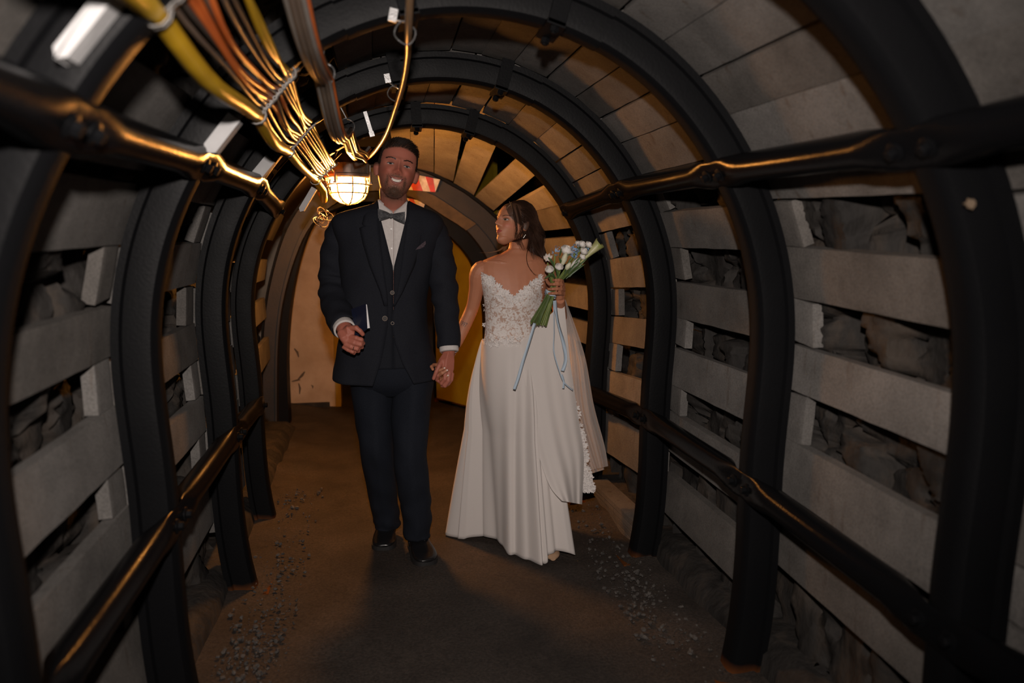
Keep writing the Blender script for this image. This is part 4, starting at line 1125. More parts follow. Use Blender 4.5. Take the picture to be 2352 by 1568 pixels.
m_ = MB(); m_.loft([[front(899, 500, .002), front(903, 500, .002)], [front(899, 556, .003), front(903, 556, .003)], [front(900, 608, .0035), front(902.5, 608, .0035)]], False, False); m_.build('placket', M_SHIRT, shirt)
# bow tie
M_BOW = cloth('grey_herringbone', (.050, .050, .055), (.12, .12, .125), .8, 160)
bw = thing('bow', '', ''); bpy.data.objects.remove(bw)
mb = MB(); BY = GTY-.122
def bp_(px, py, d=0): return at(px, py, BY-d)
def bwing(cx0, cy0, tipx, ty0, ty1):
    R = []
    for i in range(9):
        u = i/8; x = cx0+(tipx-cx0)*u; h0 = 4.5; yt = (cy0-h0)*(1-u)+ty0*u-2.5*math.sin(math.pi*u)*0; yb_ = (cy0+h0)*(1-u)+ty1*u
        e = u**.75; yt = (cy0-h0)*(1-e)+ty0*e; yb_ = (cy0+h0)*(1-e)+ty1*e; th = .006+.009*math.sin(math.pi*min(1, u*1.05))**.8
        f = .0025*math.sin(u*3.2)
        R.append([bp_(x, yt, 0), bp_(x, yt+(yb_-yt)*.25, th+f), bp_(x, (yt+yb_)/2, th*.6), bp_(x, yb_-(yb_-yt)*.25, th+f), bp_(x, yb_, 0), bp_(x, (yt+yb_)/2, -.006)])
    mb.loft(R)
bwing(896, 495, 868, 479, 508); bwing(901, 496, 930, 486, 515)
bt = mb.build('bow_tie', M_BOW, groom, angle=60)
mb = MB(); mb.ball(bp_(898.5, 495.5, .008), .0105, 12, 8, (1, .7, 1.05)); mb.build('knot', M_BOW, bt)
# lapels
def jsurf(px, py, off):
    xl, xr, dy = lerp_tab(BASE, py); s = (px-(xl+xr)/2)/((xr-xl)/2); s = max(-.97, min(.97, s)); t = math.asin(math.copysign(abs(s)**(1/.9), s))
    return at(px, py, GTY-(dy+.004)*abs(math.cos(t))**.9-off)
for tab in ([(470, 868, 850), (490, 868, 838), (515, 869, 832), (520, 869.5, 838), (524, 870, 826), (560, 874, 834), (612, 880, 850), (670, 888, 874), (718, 891, 888)], [(470, 936, 955), (490, 934, 966), (515, 932.5, 972), (520, 932, 966), (524, 931.5, 978), (560, 928, 970), (612, 922, 952), (670, 912, 926), (718, 897, 900)]):
    mb = MB(); rows = []
    for i in range(len(tab)-1):
        for s in range(3):
            f = s/3; y, a, b = [p*(1-f)+q*f for p, q in zip(tab[i], tab[i+1])]; rows.append([jsurf(a+(b-a)*v/5, y, .0055-.002*(v == 5)+.003*math.sin(v/5*3.14)) for v in range(6)])
    mb.loft(rows, False, False); o = mb.build('lapel', M_SUIT, jk, angle=60); s = o.modifiers.new('t', 'SOLIDIFY'); s.thickness = .004; s.offset = 1
# buttons
def button(name, px, py, off, r, m1, parent):
    c = jsurf(px, py, off); m_ = MB(); m_.lathe([(0, 0), (r, 0), (r, .003), (r*.82, .004), (r*.75, .0025), (0, .0025)], c, 20, (0, -1, 0)); b = m_.build(name, M_LASH, parent)
    m_ = MB(); m_.tube([c+Vector((r*.97*math.cos(2*math.pi*q/20), -.0036, r*.97*math.sin(2*math.pi*q/20))) for q in range(21)], .0011, 5, up=(0, 1, 0)); m_.build('button_rim', m1, b)
M_HORN = mat('horn_rim', (.32, .26, .22), .4)
button('jacket_button', 884, 731, .012, .0105, M_HORN, jk)
for (px, py, r_) in ((901, 672, .0085), (901.5, 742, .0065)): button('waistcoat_button', px, py, .002, r_, M_HORN, vest)
# pocket square and pocket flaps
mb = MB(); q = [(954, 574), (960, 567), (977, 553), (979, 563), (968, 570)]
mb.loft([[jsurf(x, y, .006) for x, y in q], [jsurf(x, y, .010) for x, y in q]]); mb.build('pocket_square', cloth('dark_plum_check', (.05, .035, .045), (.11, .085, .10), .8, 200), jk)
for (x0, x1) in ((790, 836), (950, 985)):
    mb = MB(); mb.loft([[jsurf(x0, 796, .003), jsurf(x0, 796, .007), jsurf(x0, 812, .008), jsurf(x0, 812, .003)], [jsurf((x0+x1)/2, 797, .003), jsurf((x0+x1)/2, 797, .008), jsurf((x0+x1)/2, 814, .009), jsurf((x0+x1)/2, 814, .003)], [jsurf(x1, 795, .003), jsurf(x1, 795, .007), jsurf(x1, 811, .008), jsurf(x1, 811, .003)]]); mb.build('pocket_flap', M_SUIT, jk)
# sleeves
def sleeve(rows, seed, cut=0):
    mb = MB(); R = smooth_rows(rows, 7); pts = [at(a, b, c) for a, b, c, d in R]; n = 28; rings = []; k_ = len(pts); nr = Vector((0, -1, 0))
    for i in range(k_):
        T = (pts[min(i+1, k_-1)]-pts[max(i-1, 0)]).normalized(); nr = (nr-T*nr.dot(T)).normalized(); bn = T.cross(nr); r = []
        for j in range(n):
            t = 2*math.pi*j/n; q = pts[i]*7; fold = .0065*noise.noise(Vector((seed+math.cos(t)*1.1, math.sin(t)*1.1, i*.42)))+.005*math.sin(i*.95+2*math.sin(t)+seed)*(.4+.6*math.exp(-((i/k_-.52)/.22)**2))
            r.append(pts[i]+(bn*math.sin(t)+nr*math.cos(t))*(R[i][3]+fold))
        rings.append(r)
    mb.loft(rings, True, False); o = mb.build('sleeve', M_SUIT, jk, angle=60); s = o.modifiers.new('t', 'SOLIDIFY'); s.thickness = .004; s.offset = -1
    e = pts[-1]; d = (pts[-1]-pts[-3]).normalized(); return e, d
eL = sleeve([(806, 516, 3.43, .050), (793, 524, 3.44, .070), (781, 556, 3.455, .074), (770, 610, 3.47, .070), (768, 652, 3.46, .068), (770, 690, 3.40, .066), (779, 725, 3.30, .062), (790, 752, 3.21, .055)], 1.3)
eR = sleeve([(976, 520, 3.42, .050), (991, 532, 3.42, .070), (1003, 575, 3.42, .074), (1014, 630, 3.41, .068), (1022, 680, 3.40, .061), (1026, 730, 3.38, .057), (1031, 797, 3.34, .052)], 4.1)
for (e, d, r_) in ((eL[0], eL[1], .043), (eR[0], eR[1], .040)):
    mb = MB(); mb.tube([e-d*.05, e+d*.008, e+d*.018, e+d*.022], [r_*1.02, r_*1.04, r_*1.03, r_*.9], 24, cap=False); o = mb.build('shirt_cuff', M_SHIRT, shirt); s = o.modifiers.new('t', 'SOLIDIFY'); s.thickness = .0025
# trousers
def legcloth(rows, seed):
    R = smooth_rows(rows, 8); rings = []; n = 32
    for i, (py, xl, xr, Y, dy) in enumerate(R):
        a = at(xl, py, Y); b = at(xr, py, Y); c = (a+b)/2; h = (b-a).length/2; r = []
        lo = i/len(R)
        for j in range(n):
            t = 2*math.pi*j/n; s, k_ = math.sin(t), math.cos(t)
            f = .008*noise.noise(Vector((s*1.3+seed, k_*1.3, i*.16)))+.0035*lo*lo*math.sin(i*.75+2.2*math.sin(t+seed))
            cr = .006*math.exp(-(((t+math.pi) % (2*math.pi)-math.pi)/.16)**2)
            r.append(c+Vector(((h+f)*s, -(dy+f+cr)*k_, .0)))
        rings.append(r)
    return rings
mb = MB()
mb.loft(legcloth([(842, 806, 903, GY+.03, .112), (880, 808, 903, 3.44, .108), (960, 817, 903, 3.44, .098), (1030, 827, 905, 3.43, .088), (1100, 840, 911, 3.49, .080), (1150, 849, 914, 3.54, .074), (1185, 858, 917, 3.57, .072), (1207, 861, 916, 3.585, .072)], 2.2), True, False)
mb.loft(legcloth([(842, 900, 996, GY+.03, .112), (880, 901, 994, 3.42, .108), (960, 901, 986, 3.38, .098), (1030, 904, 980, 3.33, .086), (1090, 909, 983, 3.335, .080), (1140, 917, 989, 3.36, .078), (1180, 924, 989, 3.375, .074), (1230, 931, 986, 3.39, .072)], 6.4), True, False)
hips = [ringpx(py, a, b, GTY, d, 40) for py, a, b, d in smooth_rows([(770, 806, 978, .108), (810, 802, 986, .116), (850, 804, 996, .122), (880, 812, 990, .108), (905, 850, 950, .06)], 4)]
mb.loft(hips)
o = mb.build('trousers', M_TROU, groom, angle=60); s = o.modifiers.new('t', 'SOLIDIFY'); s.thickness = .003; s.offset = -1
# shoes
M_SHOE = mat('black_polished_leather', (.008, .008, .009), .28, spec=.5, coat=.3); M_SOLE = mat('black_rubber_sole', (.012, .011, .011), .7)
def shoe(ankle, toe, s=1.0):
    a = Vector((*ankle, 0)); t = Vector((*toe, 0)); d = t-a; L_ = d.length; d.normalize(); sd = Vector((-d.y, d.x, 0))
    R = [(-.40, .022, .060, .020), (-.34, .034, .078, .018), (-.1, .039, .098, .018), (.12, .042, .092, .018), (.32, .046, .074, .018), (.55, .052, .058, .018), (.78, .051, .047, .018), (.93, .040, .038, .018), (1.0, .022, .030, .018)]
    rr_ = smooth_rows(R, 4); mb = MB(); ms = MB(); rings = []; sr = []
    for f, w_, h, b0 in rr_:
        c = a+d*(L_*f); rings.append([c+sd*(w_*s*math.copysign(abs(math.sin(q))**.85, math.sin(q)))+Vector((0, 0, b0+(h-b0)*(.5+.5*math.copysign(abs(math.cos(q))**.8, math.cos(q))))) for q in [2*math.pi*j/24 for j in range(24)]])
        w2 = w_*1.07+.003; sr.append([c+sd*w2+Vector((0, 0, 0.002)), c+sd*w2+Vector((0, 0, .022)), c-sd*w2+Vector((0, 0, .022)), c-sd*w2+Vector((0, 0, .002))])
    mb.loft(rings); ms.loft(sr); o = mb.build('shoe', M_SHOE, groom, angle=60); ms.build('sole', M_SOLE, o)
    lm = MB()
    for k_ in range(4):
        f = .14+.085*k_; c = a+d*(L_*f); z = .096-.011*k_; lm.tube([c-sd*.018+Vector((0, 0, z-.004)), c+Vector((0, 0, z+.003)), c+d*.008+sd*.018+Vector((0, 0, z-.004))], .0022, 6)
    for q in (-1, 1):
        c = a+d*(L_*.10); lm.tube([c+Vector((0, 0, .10)), c+sd*q*.02+d*.01+Vector((0, 0, .106)), c+sd*q*.032+d*.02+Vector((0, 0, .088)), c+sd*q*.02+d*.035+Vector((0, 0, .082))], .0018, 5)
    lm.build('shoe_laces', M_SOLE, o)
shoe(AL, TL, 1.05); shoe(AR, TRR, 1.08)
for LG, nm_ in ((LEG_L, 0), (LEG_R, 1)):
    rows_ = smooth_rows(LG, 3)[-6:]; e_ = [at(a, b, c) for a, b, c, d in rows_]; e_.append(Vector((e_[-1].x, e_[-1].y-.012, .062))); mb = MB(); mb.tube(e_, [.0475]*len(e_), 16); mb.build('sock', M_SOLE, groom)
# wedding ring and booklet
mb = MB(); c = hp(812, 799, -.019); mb.tube([c+Vector((.0035*math.cos(q*.524), .0095*math.sin(q*.524)-.002, .0095*math.cos(q*.524))) for q in range(13)], .0016, 6, up=(1, 0, 0)); mb.build('ring', mat('silver', (.75, .72, .70), .2, metal=1), groom)
bk = thing('booklet', 'thin navy booklet with white pages held in the groom\'s right hand', 'booklet', hp(835, 745, .02))
c0 = [at(800, 704, 3.21), at(842, 698, 3.12), at(847, 754, 3.115), at(806, 780, 3.18)]
def slab(q, y0, y1, name, m, ins=0):
    mb = MB(); c = sum(q, Vector())/4; Q = [p+(c-p)*ins for p in q]; n_ = (Q[1]-Q[0]).cross(Q[3]-Q[0]).normalized()
    if n_.y > 0: n_ = -n_
    mb.loft([[p+n_*y0 for p in Q], [p+n_*y1 for p in Q]]); return mb.build(name, m, bk)
M_NAVY = mat('navy_cover', (.010, .014, .035), .45); M_PAPER = mat('white_paper', (.72, .70, .72), .7)
q = [at(808, 710, 3.22), at(841, 698, 3.135), at(847, 753, 3.13), at(816, 778, 3.19)]
slab(q, .0, .0025, 'front_cover', M_NAVY); slab([p+Vector((0, .012, 0)) for p in q], 0, .0025, 'back_cover', M_NAVY)
pg = MB(); D_ = Vector((0, .004, 0))
w4 = [at(841, 699, 3.128), at(842.6, 699, 3.128), at(849.5, 753, 3.122), at(844, 754, 3.122)]
pg.loft([w4, [p+D_ for p in w4]]); pg.build('pages', M_PAPER, bk)
# ------------------------------------------------------------------ the bride
M_SKF = skin_mat('bride_skin', None, .46)
bride = thing('person', 'person in a white lace wedding dress holding flowers and looking up at the groom', 'person', (.56, 3.40, 0))
BH = at(1180, 517, 3.40)
BM = Matrix.Translation(BH) @ Matrix.Rotation(R_(-58), 4, 'Z') @ Matrix.Rotation(R_(-11), 4, 'X') @ Matrix.Rotation(R_(-3), 4, 'Y') @ Matrix.Diagonal((.90, .92, .86, 1))
mb = MB()
head_mesh(mb, BM, FEM, jaw=.76, wide=.95, jb=.022)
for sg in (-1, 1): ear(mb, BM, sg)
BY = 3.43
mb.tube([BM @ Vector((0, .035, -.01)), at(1193, 548, 3.43), at(1190, 566, 3.435), at(1187, 585, 3.44), at(1185, 604, 3.45)], [.050, .046, .043, .048, .062], 20)
TB = [(572, 1167, 1210, .040), (581, 1152, 1222, .046), (590, 1128, 1240, .056), (602, 1104, 1256, .066), (622, 1097, 1262, .080), (650, 1106, 1256, .094), (682, 1113, 1250, .100), (710, 1117, 1246, .090), (745, 1119, 1240, .080), (780, 1118, 1240, .078), (820, 1112, 1250, .082), (870, 1110, 1255, .085), (900, 1120, 1250, .07)]
mb.loft([ringpx(py, a, b, BY, d, 30) for py, a, b, d in smooth_rows(TB, 3)])
# collar bones and bust
for x0, x1 in ((1176, 1118), (1194, 1246)):
    mb.tube([at(x0, 606, BY-.064), at((x0+x1)/2, 601, BY-.060), at(x1, 600, BY-.036)], [.003, .004, .003], 8)
for x0 in (1150, 1214): mb.ball(at(x0, 676, BY-.050), .055, 20, 14, (1, .85, .95))
for L_ in ([(1152, 830, 3.45, .060), (1148, 950, 3.46, .056), (1145, 1060, 3.47, .050), (1143, 1190, 3.56, .036)], [(1212, 830, 3.44, .060), (1220, 950, 3.40, .056), (1232, 1060, 3.33, .050), (1250, 1220, 3.33, .036), (1256, 1255, 3.32, .034)]):
    R = smooth_rows(L_, 3); mb.tube([at(a, b, c) for a, b, c, d in R], [d for *_, d in R], 14)
bt0 = at(1262, 1288, 3.20)
foot(mb, (at(1256, 1255, 3.32).x, 3.33, 0), (bt0.x, 3.165, 0), .82)
AB_L = [(1118, 616, 3.43, .034), (1106, 619, 3.43, .043), (1098, 634, 3.435, .043), (1095, 660, 3.45, .037), (1088, 695, 3.47, .032), (1081, 716, 3.48, .031), (1068, 745, 3.47, .031), (1052, 782, 3.46, .026), (1034, 815, 3.44, .021), (1020, 835, 3.40, .020)]
AB_R = [(1240, 616, 3.43, .034), (1252, 620, 3.43, .044), (1264, 636, 3.44, .043), (1274, 665, 3.46, .037), (1283, 705, 3.48, .033), (1287, 742, 3.47, .031), (1288, 728, 3.41, .030), (1288, 705, 3.33, .024), (1287, 688, 3.28, .020)]
for A_ in (AB_L, AB_R):
    R = smooth_rows(A_, 3); mb.tube([at(a, b, c) for a, b, c, d in R], [d for *_, d in R], 14)
# her right hand inside the groom's
def bp(px, py, dy=0): return at(px, py, 3.35+dy)
mb.loft([[bp(1010, 826, .03), bp(1022, 828, .01), bp(1026, 838, .03), bp(1014, 840, .05)], [bp(998, 838, .02), bp(1014, 834, .0), bp(1026, 848, .02), bp(1008, 856, .04)], [bp(996, 848, .02), bp(1008, 846, .005), bp(1018, 862, .02), bp(1004, 866, .035)]])
finger(mb, [bp(1006, 838, .0), bp(996, 838, -.02), bp(991, 842, -.045), bp(994, 848, -.06)], .0095, .0072)
finger(mb, [bp(1004, 852, .0), bp(1002, 856, -.040), bp(1010, 850, -.066), bp(1021, 845, -.072)], .0088, .0066)
finger(mb, [bp(1008, 860, .0), bp(1007, 863, -.040), bp(1016, 857, -.064), bp(1027, 850, -.066)], .0088, .0066)
finger(mb, [bp(1013, 866, .0), bp(1013, 871, -.034), bp(1020, 868, -.052), bp(1029, 862, -.054)], .0085, .0062)
finger(mb, [bp(1016, 870, .01), bp(1018, 879, -.020), bp(1024, 876, -.040), bp(1030, 871, -.044)], .0078, .0056)
# her left hand round the stems
def lp(px, py, dy=0): return at(px, py, 3.25+dy)
mb.loft([[lp(1278, 690, .03), lp(1290, 686, .01), lp(1296, 690, .03), lp(1286, 696, .05)], [lp(1277, 676, .03), lp(1289, 672, -.004), lp(1299, 676, .02), lp(1286, 682, .05)], [lp(1278, 660, .03), lp(1290, 656, -.006), lp(1299, 660, .02), lp(1286, 664, .05)], [lp(1280, 646, .03), lp(1289, 643, .0), lp(1296, 646, .02), lp(1286, 648, .04)]])
for (ax, ay, bx, by_, cx_, cy_, r_) in ((1292, 646, 1283, 643, 1271, 643, .0088), (1295, 655, 1281, 652, 1264, 653, .0092), (1296, 665, 1279, 663, 1260, 664, .0092), (1293, 675, 1278, 673, 1261, 674, .0086)):
    finger(mb, [lp(ax, ay, .004), lp((ax+bx)/2+1, (ay+by_)/2-.5, -.026), lp(bx, by_, -.038), lp((bx+cx_)/2, (by_+cy_)/2, -.042), lp(cx_, cy_, -.026)], r_, r_*.74)
finger(mb, [lp(1280, 668, .03), lp(1268, 658, .035), lp(1258, 648, .02), lp(1254, 640, .005)], .0095, .0075)
me = remesh(mb, .0028, 2)
BMi = np.array(BM.inverted())
def bride_tint(co):
    h = np.c_[co, np.ones(len(co))] @ BMi.T; x, y, z = h[:, 0], h[:, 1], h[:, 2]
    base = np.tile(np.array([[.45, .19, .105]]), (len(co), 1))
    near = ((np.abs(x) < .12) & (np.abs(z) < .14) & (np.abs(y) < .15))[:, None]*1.0; fr = (y < 0)[:, None]*1.0
    for g, c in ((gau(x, z, .042, -.02, .020, .016), (.50, .15, .095)), (gau(x, z, -.042, -.02, .020, .016), (.50, .15, .095)), (gau(x, z, .031, .016, .018, .012), (.32, .13, .08)), (gau(x, z, -.031, .016, .018, .012), (.32, .13, .08))):
        base = base*(1-g*near*fr*.6)+np.array([c])*g*near*fr*.6
    lip = ((np.abs(x) < .021) & (np.abs(z+.0535) < .0095*(1-(x/.0215)**2)+.0005) & (y < -.06))[:, None]*1.0*near
    base = base*(1-lip*.85)+np.array([[.36, .07, .05]])*lip*.85
    sc_ = np.clip((z-(.082-1.6*np.clip(np.abs(x)-.01, 0, 1)))/.006, 0, 1)*(y > -.08); side = np.clip((y-.000)/.012, 0, 1)*np.clip((z+.005)/.02, 0, 1)
    back = np.clip((y-.02)/.01, 0, 1)*np.clip((z+.07)/.02, 0, 1)
    s = np.clip(np.maximum(sc_, np.maximum(side, back)), 0, 1)[:, None]*near
    return base*(1-s*.92)+np.array([[.05, .028, .018]])*s*.92
tint(me, bride_tint); me.materials.append(M_SKF); me.name = 'body'
bb = bpy.data.objects.new('body', me); COL.objects.link(bb); bb.parent = bride; bb.matrix_parent_inverse = Matrix.Translation(-bride.location)
BF = Face(me, BM)
for sg in (-1, 1):
    eye(BF, sg*.0305, .0085, .0275, .0055, .0042, M_IRISN, bride, M_SKF, look=-.003)
    rr = random.Random(13+sg); it = []
    for q in range(90):
        u = rr.random(); x = sg*(.014+.034*u); z = .0255+.0065*math.sin(u*2.3)-.003*u+rr.uniform(-.0017, .0017)*(1-.5*u)
        a = BF.at(x, z, .0004); b = BF.at(x+sg*.005, z+.001, .0014); it.append(([a, (a+b)/2, b], .0005))
    strands(it).build('eyebrow', M_LASH, bride)
mb = MB(); BF.line([(-.020, -.0530), (-.010, -.0540), (0, -.0532), (.010, -.0540), (.020, -.0525)], .0008, .0004, mb)
for sg in (-1, 1): BF.line([(sg*.004, -.0270), (sg*.0075, -.0275)], .0014, .0002, mb)
mb.build('face_crease', mat('rose_crease', (.20, .05, .04), .7), bride)
mb = MB(); U = [q/12 for q in range(13)]
mb.tube([BF.at(-.019+.038*u, -.0500+.0018*math.cos((u-.5)*16)*(abs(u-.5) < .25)-.004*abs(2*u-1)**2, .0003) for u in U], [.0006+.0022*math.sin(math.pi*u)**.7 for u in U], 8)
mb.tube([BF.at(-.017+.034*u, -.0590+.0050*abs(2*u-1)**2, .0006) for u in U], [.0006+.0032*math.sin(math.pi*u)**.7 for u in U], 8); mb.build('lips', mat('rose_lips', (.38, .08, .06), .35), bride)
# hair: a gathered mass with loose waves over it
M_HAIRF = mat('long_brown_hair', (.030, .015, .010), .55, (.050, .025, .016), 14, spec=.2); M_HAIRG = mat('lamplight_toned_hair', (.16, .09, .045), .45)  # second one: lamp light on the brown hair, painted as a lighter tone
hm = MB(); 
for i in range(1): 
    rings = []
    for u in range(15):
        a = math.pi*u/14; r = []
        for j in range(24):
            t = 2*math.pi*j/24; p = Vector((.088*math.sin(a)*math.sin(t), .034+.094*math.sin(a)*math.cos(t), .028+.110*math.cos(a)))
            if p.y < -.035+.25*max(0, .085-p.z)*.9: p.y = -.035+.25*max(0, .085-p.z)*.9
            r.append(BM @ p)
        rings.append(r)
    hm.loft(rings)
hm.tube([BM @ Vector((0, .085, .01)), at(1226, 545, 3.46), at(1230, 570, 3.49), at(1243, 594, 3.49), at(1258, 612, 3.44)], [.060, .052, .044, .034, .012], 16)
hme = remesh(hm, .005, 3); hme.materials.append(M_HAIRF); hme.name = 'hair'
ho = bpy.data.objects.new('hair', hme); COL.objects.link(ho); ho.parent = bride; ho.matrix_parent_inverse = Matrix.Translation(-bride.location)
hb = BVHTree.FromPolygons([v.co for v in hme.vertices], [p.vertices for p in hme.polygons])
rr = random.Random(31); it = []; cen = BM @ Vector((0, .03, .02)); c_ = 0
while c_ < 2300:
    d = Vector((rr.gauss(0, 1), rr.gauss(0, 1), rr.gauss(0, 1))).normalized(); d.z = abs(d.z)*1.0 if rr.random() < .7 else d.z
    dw = (BM.to_3x3() @ d).normalized(); h = hb.ray_cast(cen+dw*.3, -dw)
    if not h[0]: continue
    l = BM.inverted() @ h[0]
    if l.z < -.02: continue
    c_ += 1
    side = 1 if l.x > 0 else -1; pts = []
    # comb backwards and down over the mass
    p = h[0].copy(); ph = rr.uniform(0, 6); am = rr.uniform(.001, .004)
    Lh = rr.randint(10, 30); lo = rr.uniform(.001, .006)
    for s in range(Lh):
        q = hb.find_nearest(p); nn = q[1]; p = q[0]+nn*lo
        pts.append(p+Vector((am*math.sin(s*.9+ph), am*math.cos(s*.8+ph), am*.6*math.sin(s*1.1+ph))))
        li = BM.inverted() @ p
        tgt = at(1222, 548, 3.50) if li.z > -.03 else at(1255, 607, 3.47)
        if p.z < at(1222, 556, 3.5).z: tgt = at(1258, 610, 3.46)
        v = (tgt-p); v.normalize(); v = (v-nn*v.dot(nn)); v.normalize()
        p = p+v*.0135
    it.append((pts, .0008))
strands(it).build('hair_strands', M_HAIRF, ho)
it = []
def wisp(P, n_, sp, r=.0005, wv=.005):
    for q in range(n_):
        o = Vector((rr.gauss(0, sp), rr.gauss(0, sp), 0)); ph = rr.uniform(0, 6); C_ = cr_pts([Vector(p) for p in P], 6)
        it.append(([c+o*(.3+k_/len(C_))+Vector((wv*math.sin(k_*.5+ph), 0, 0))*(k_/len(C_)) for k_, c in enumerate(C_)], r))
wisp([at(1176, 468, 3.33), at(1181, 490, 3.315), at(1187, 520, 3.315), at(1186, 545, 3.33), at(1193, 562, 3.35)], 34, .006)
wisp([at(1186, 470, 3.32), at(1194, 500, 3.31), at(1198, 528, 3.32), at(1192, 548, 3.33), at(1202, 575, 3.37)], 34, .008)
wisp([at(1205, 500, 3.33), at(1216, 540, 3.36), at(1222, 570, 3.38), at(1228, 596, 3.37)], 30, .008)
wisp([at(1220, 520, 3.36), at(1222, 545, 3.35), at(1210, 580, 3.33), at(1212, 606, 3.315), at(1226, 628, 3.31), at(1238, 632, 3.31)], 3, .0007, .0008, .001)
strands(it).build('loose_strands', M_HAIRF, ho)
it = []
wisp([at(1176, 468, 3.345), at(1168, 474, 3.345), at(1162, 483, 3.34)], 10, .002, .0005, .001)
wisp([at(1170, 463, 3.35), at(1177, 478, 3.325), at(1178, 492, 3.32)], 14, .002, .0008, .001)
wisp([at(1172, 545, 3.47), at(1163, 562, 3.47), at(1158, 578, 3.44), at(1166, 596, 3.385)], 22, .004, .0009, .003)
wisp([at(1166, 556, 3.48), at(1148, 574, 3.46), at(1122, 580, 3.44), at(1106, 580, 3.42)], 16, .005, .0008, .002)
strands(it).build('lit_strands', M_HAIRG, ho)
# earring, tattoo
mb = MB(); e0 = at(1208, 534, 3.325)
mb.tube([e0, e0+Vector((-.004, -.002, -.008)), e0+Vector((-.014, -.004, -.018))], .0009, 5)
for q in range(4):
    c = e0+Vector((-.004-.003*q, -.002, -.008-.004*q)); mb.ball(c+Vector((.002, 0, -.003)), .0028, 8, 5, (.6, .4, 1.1))
mb.build('earring', mat('silver_leaf', (.7, .66, .6), .25, metal=1), bride)
bvb = BF.b
cu = bpy.data.curves.new('t', 'FONT'); cu.body = '1997'; cu.size = .030; cu.align_x = 'CENTER'; cu.align_y = 'CENTER'; cu.resolution_u = 2
to = bpy.data.objects.new('t', cu); COL.objects.link(to); dg = bpy.context.evaluated_depsgraph_get(); dg.update()
tm = bpy.data.meshes.new_from_object(to.evaluated_get(dg)); bpy.data.objects.remove(to)
tc_ = at(1063.5, 744, 3.40); ax = cR*math.cos(R_(-27))+cU*math.sin(R_(-27)); ay = -cR*math.sin(R_(-27))+cU*math.cos(R_(-27))
bmx = [tc_+ax*v.co.x*.62+ay*v.co.y*1.05 for v in tm.vertices]; vs = []
for p in bmx:
    d = (p-cO).normalized(); h = bvb.ray_cast(p, d); vs.append((h[0] if h[0] else p+d*.04)-d*.0010)
mb = MB(); mb.add(vs, [tuple(p.vertices) for p in tm.polygons]); mb.build('tattoo', mat('tattoo_ink', (.09, .065, .065), .6), bride, smooth=False)
# nails
mn = mat('pale_nail', (.75, .55, .48), .25)
for (px, py, Y) in ((1021, 845, 3.27), (1027, 850, 3.275), (1029, 862, 3.288)):
    mb = MB(); mb.ball(at(px, py, Y), .0048, 10, 6, (1, .5, .9)); mb.build('nail', mn, bride)

# ---- dress
def fabric(name, col, trans=.25, alpha=1.0, rough=.75, col2=None, sc=0, con=(.4, .6)):
    m, nt, b = nodes(name); N = nt.nodes; L = nt.links
    b.inputs['Base Color'].default_value = (*col, 1); b.inputs['Roughness'].default_value = rough; b.inputs['Specular IOR Level'].default_value = .25; b.inputs['Sheen Weight'].default_value = .15
    g = N.new('ShaderNodeNewGeometry')
    if col2:
        nz = N.new('ShaderNodeTexNoise'); nz.inputs['Scale'].default_value = sc; nz.inputs['Detail'].default_value = 3; nz.inputs['Distortion'].default_value = 1.2
        cr = N.new('ShaderNodeValToRGB'); cr.color_ramp.elements[0].position = con[0]; cr.color_ramp.elements[1].position = con[1]; cr.color_ramp.elements[0].color = (*col, 1); cr.color_ramp.elements[1].color = (*col2, 1)
        L.new(g.outputs['Position'], nz.inputs['Vector']); L.new(nz.outputs['Fac'], cr.inputs[0]); L.new(cr.outputs[0], b.inputs['Base Color'])
        bp_2 = N.new('ShaderNodeBump'); bp_2.inputs['Distance'].default_value = .003; L.new(nz.outputs['Fac'], bp_2.inputs['Height']); L.new(bp_2.outputs[0], b.inputs['Normal'])
    else:
        nz = N.new('ShaderNodeTexNoise'); nz.inputs['Scale'].default_value = 500; bp_2 = N.new('ShaderNodeBump'); bp_2.inputs['Distance'].default_value = .0004
        L.new(g.outputs['Position'], nz.inputs['Vector']); L.new(nz.outputs['Fac'], bp_2.inputs['Height']); L.new(bp_2.outputs[0], b.inputs['Normal'])
    t = N.new('ShaderNodeBsdfTranslucent'); t.inputs[0].default_value = (*col, 1) if not col2 else (*col2, 1)
    mx = N.new('ShaderNodeMixShader'); mx.inputs[0].default_value = trans
    out = nt.nodes['Material Output']; L.new(b.outputs[0], mx.inputs[1]); L.new(t.outputs[0], mx.inputs[2])
    if alpha < 1:
        tr = N.new('ShaderNodeBsdfTransparent'); m2 = N.new('ShaderNodeMixShader'); lw = N.new('ShaderNodeLayerWeight'); lw.inputs[0].default_value = .35
        mr = N.new('ShaderNodeMapRange'); mr.inputs[3].default_value = alpha; mr.inputs[4].default_value = min(1, alpha+.45); L.new(lw.outputs['Facing'], mr.inputs[0]); L.new(mr.outputs[0], m2.inputs[0])
        L.new(tr.outputs[0], m2.inputs[1]); L.new(mx.outputs[0], m2.inputs[2]); L.new(m2.outputs[0], out.inputs[0])
    else: L.new(mx.outputs[0], out.inputs[0])
    return m
M_TULLE = fabric('ivory_tulle_skirt', (.76, .71, .68), .22); M_SHEER = fabric('sheer_tulle', (.74, .68, .65), .35, .50); M_BOD = fabric('lace_over_nude', (.52, .36, .29), .1, 1, .8, (.78, .73, .70), 55, (.40, .52)); M_LACE = fabric('white_lace', (.80, .76, .74), .2)
TOPL = [(1106, 640), (1108, 633), (1114, 632), (1128, 641), (1142, 655), (1156, 668), (1170, 680), (1181, 688), (1190, 680), (1200, 670), (1214, 658), (1230, 645), (1243, 635), (1252, 632), (1258, 640)]
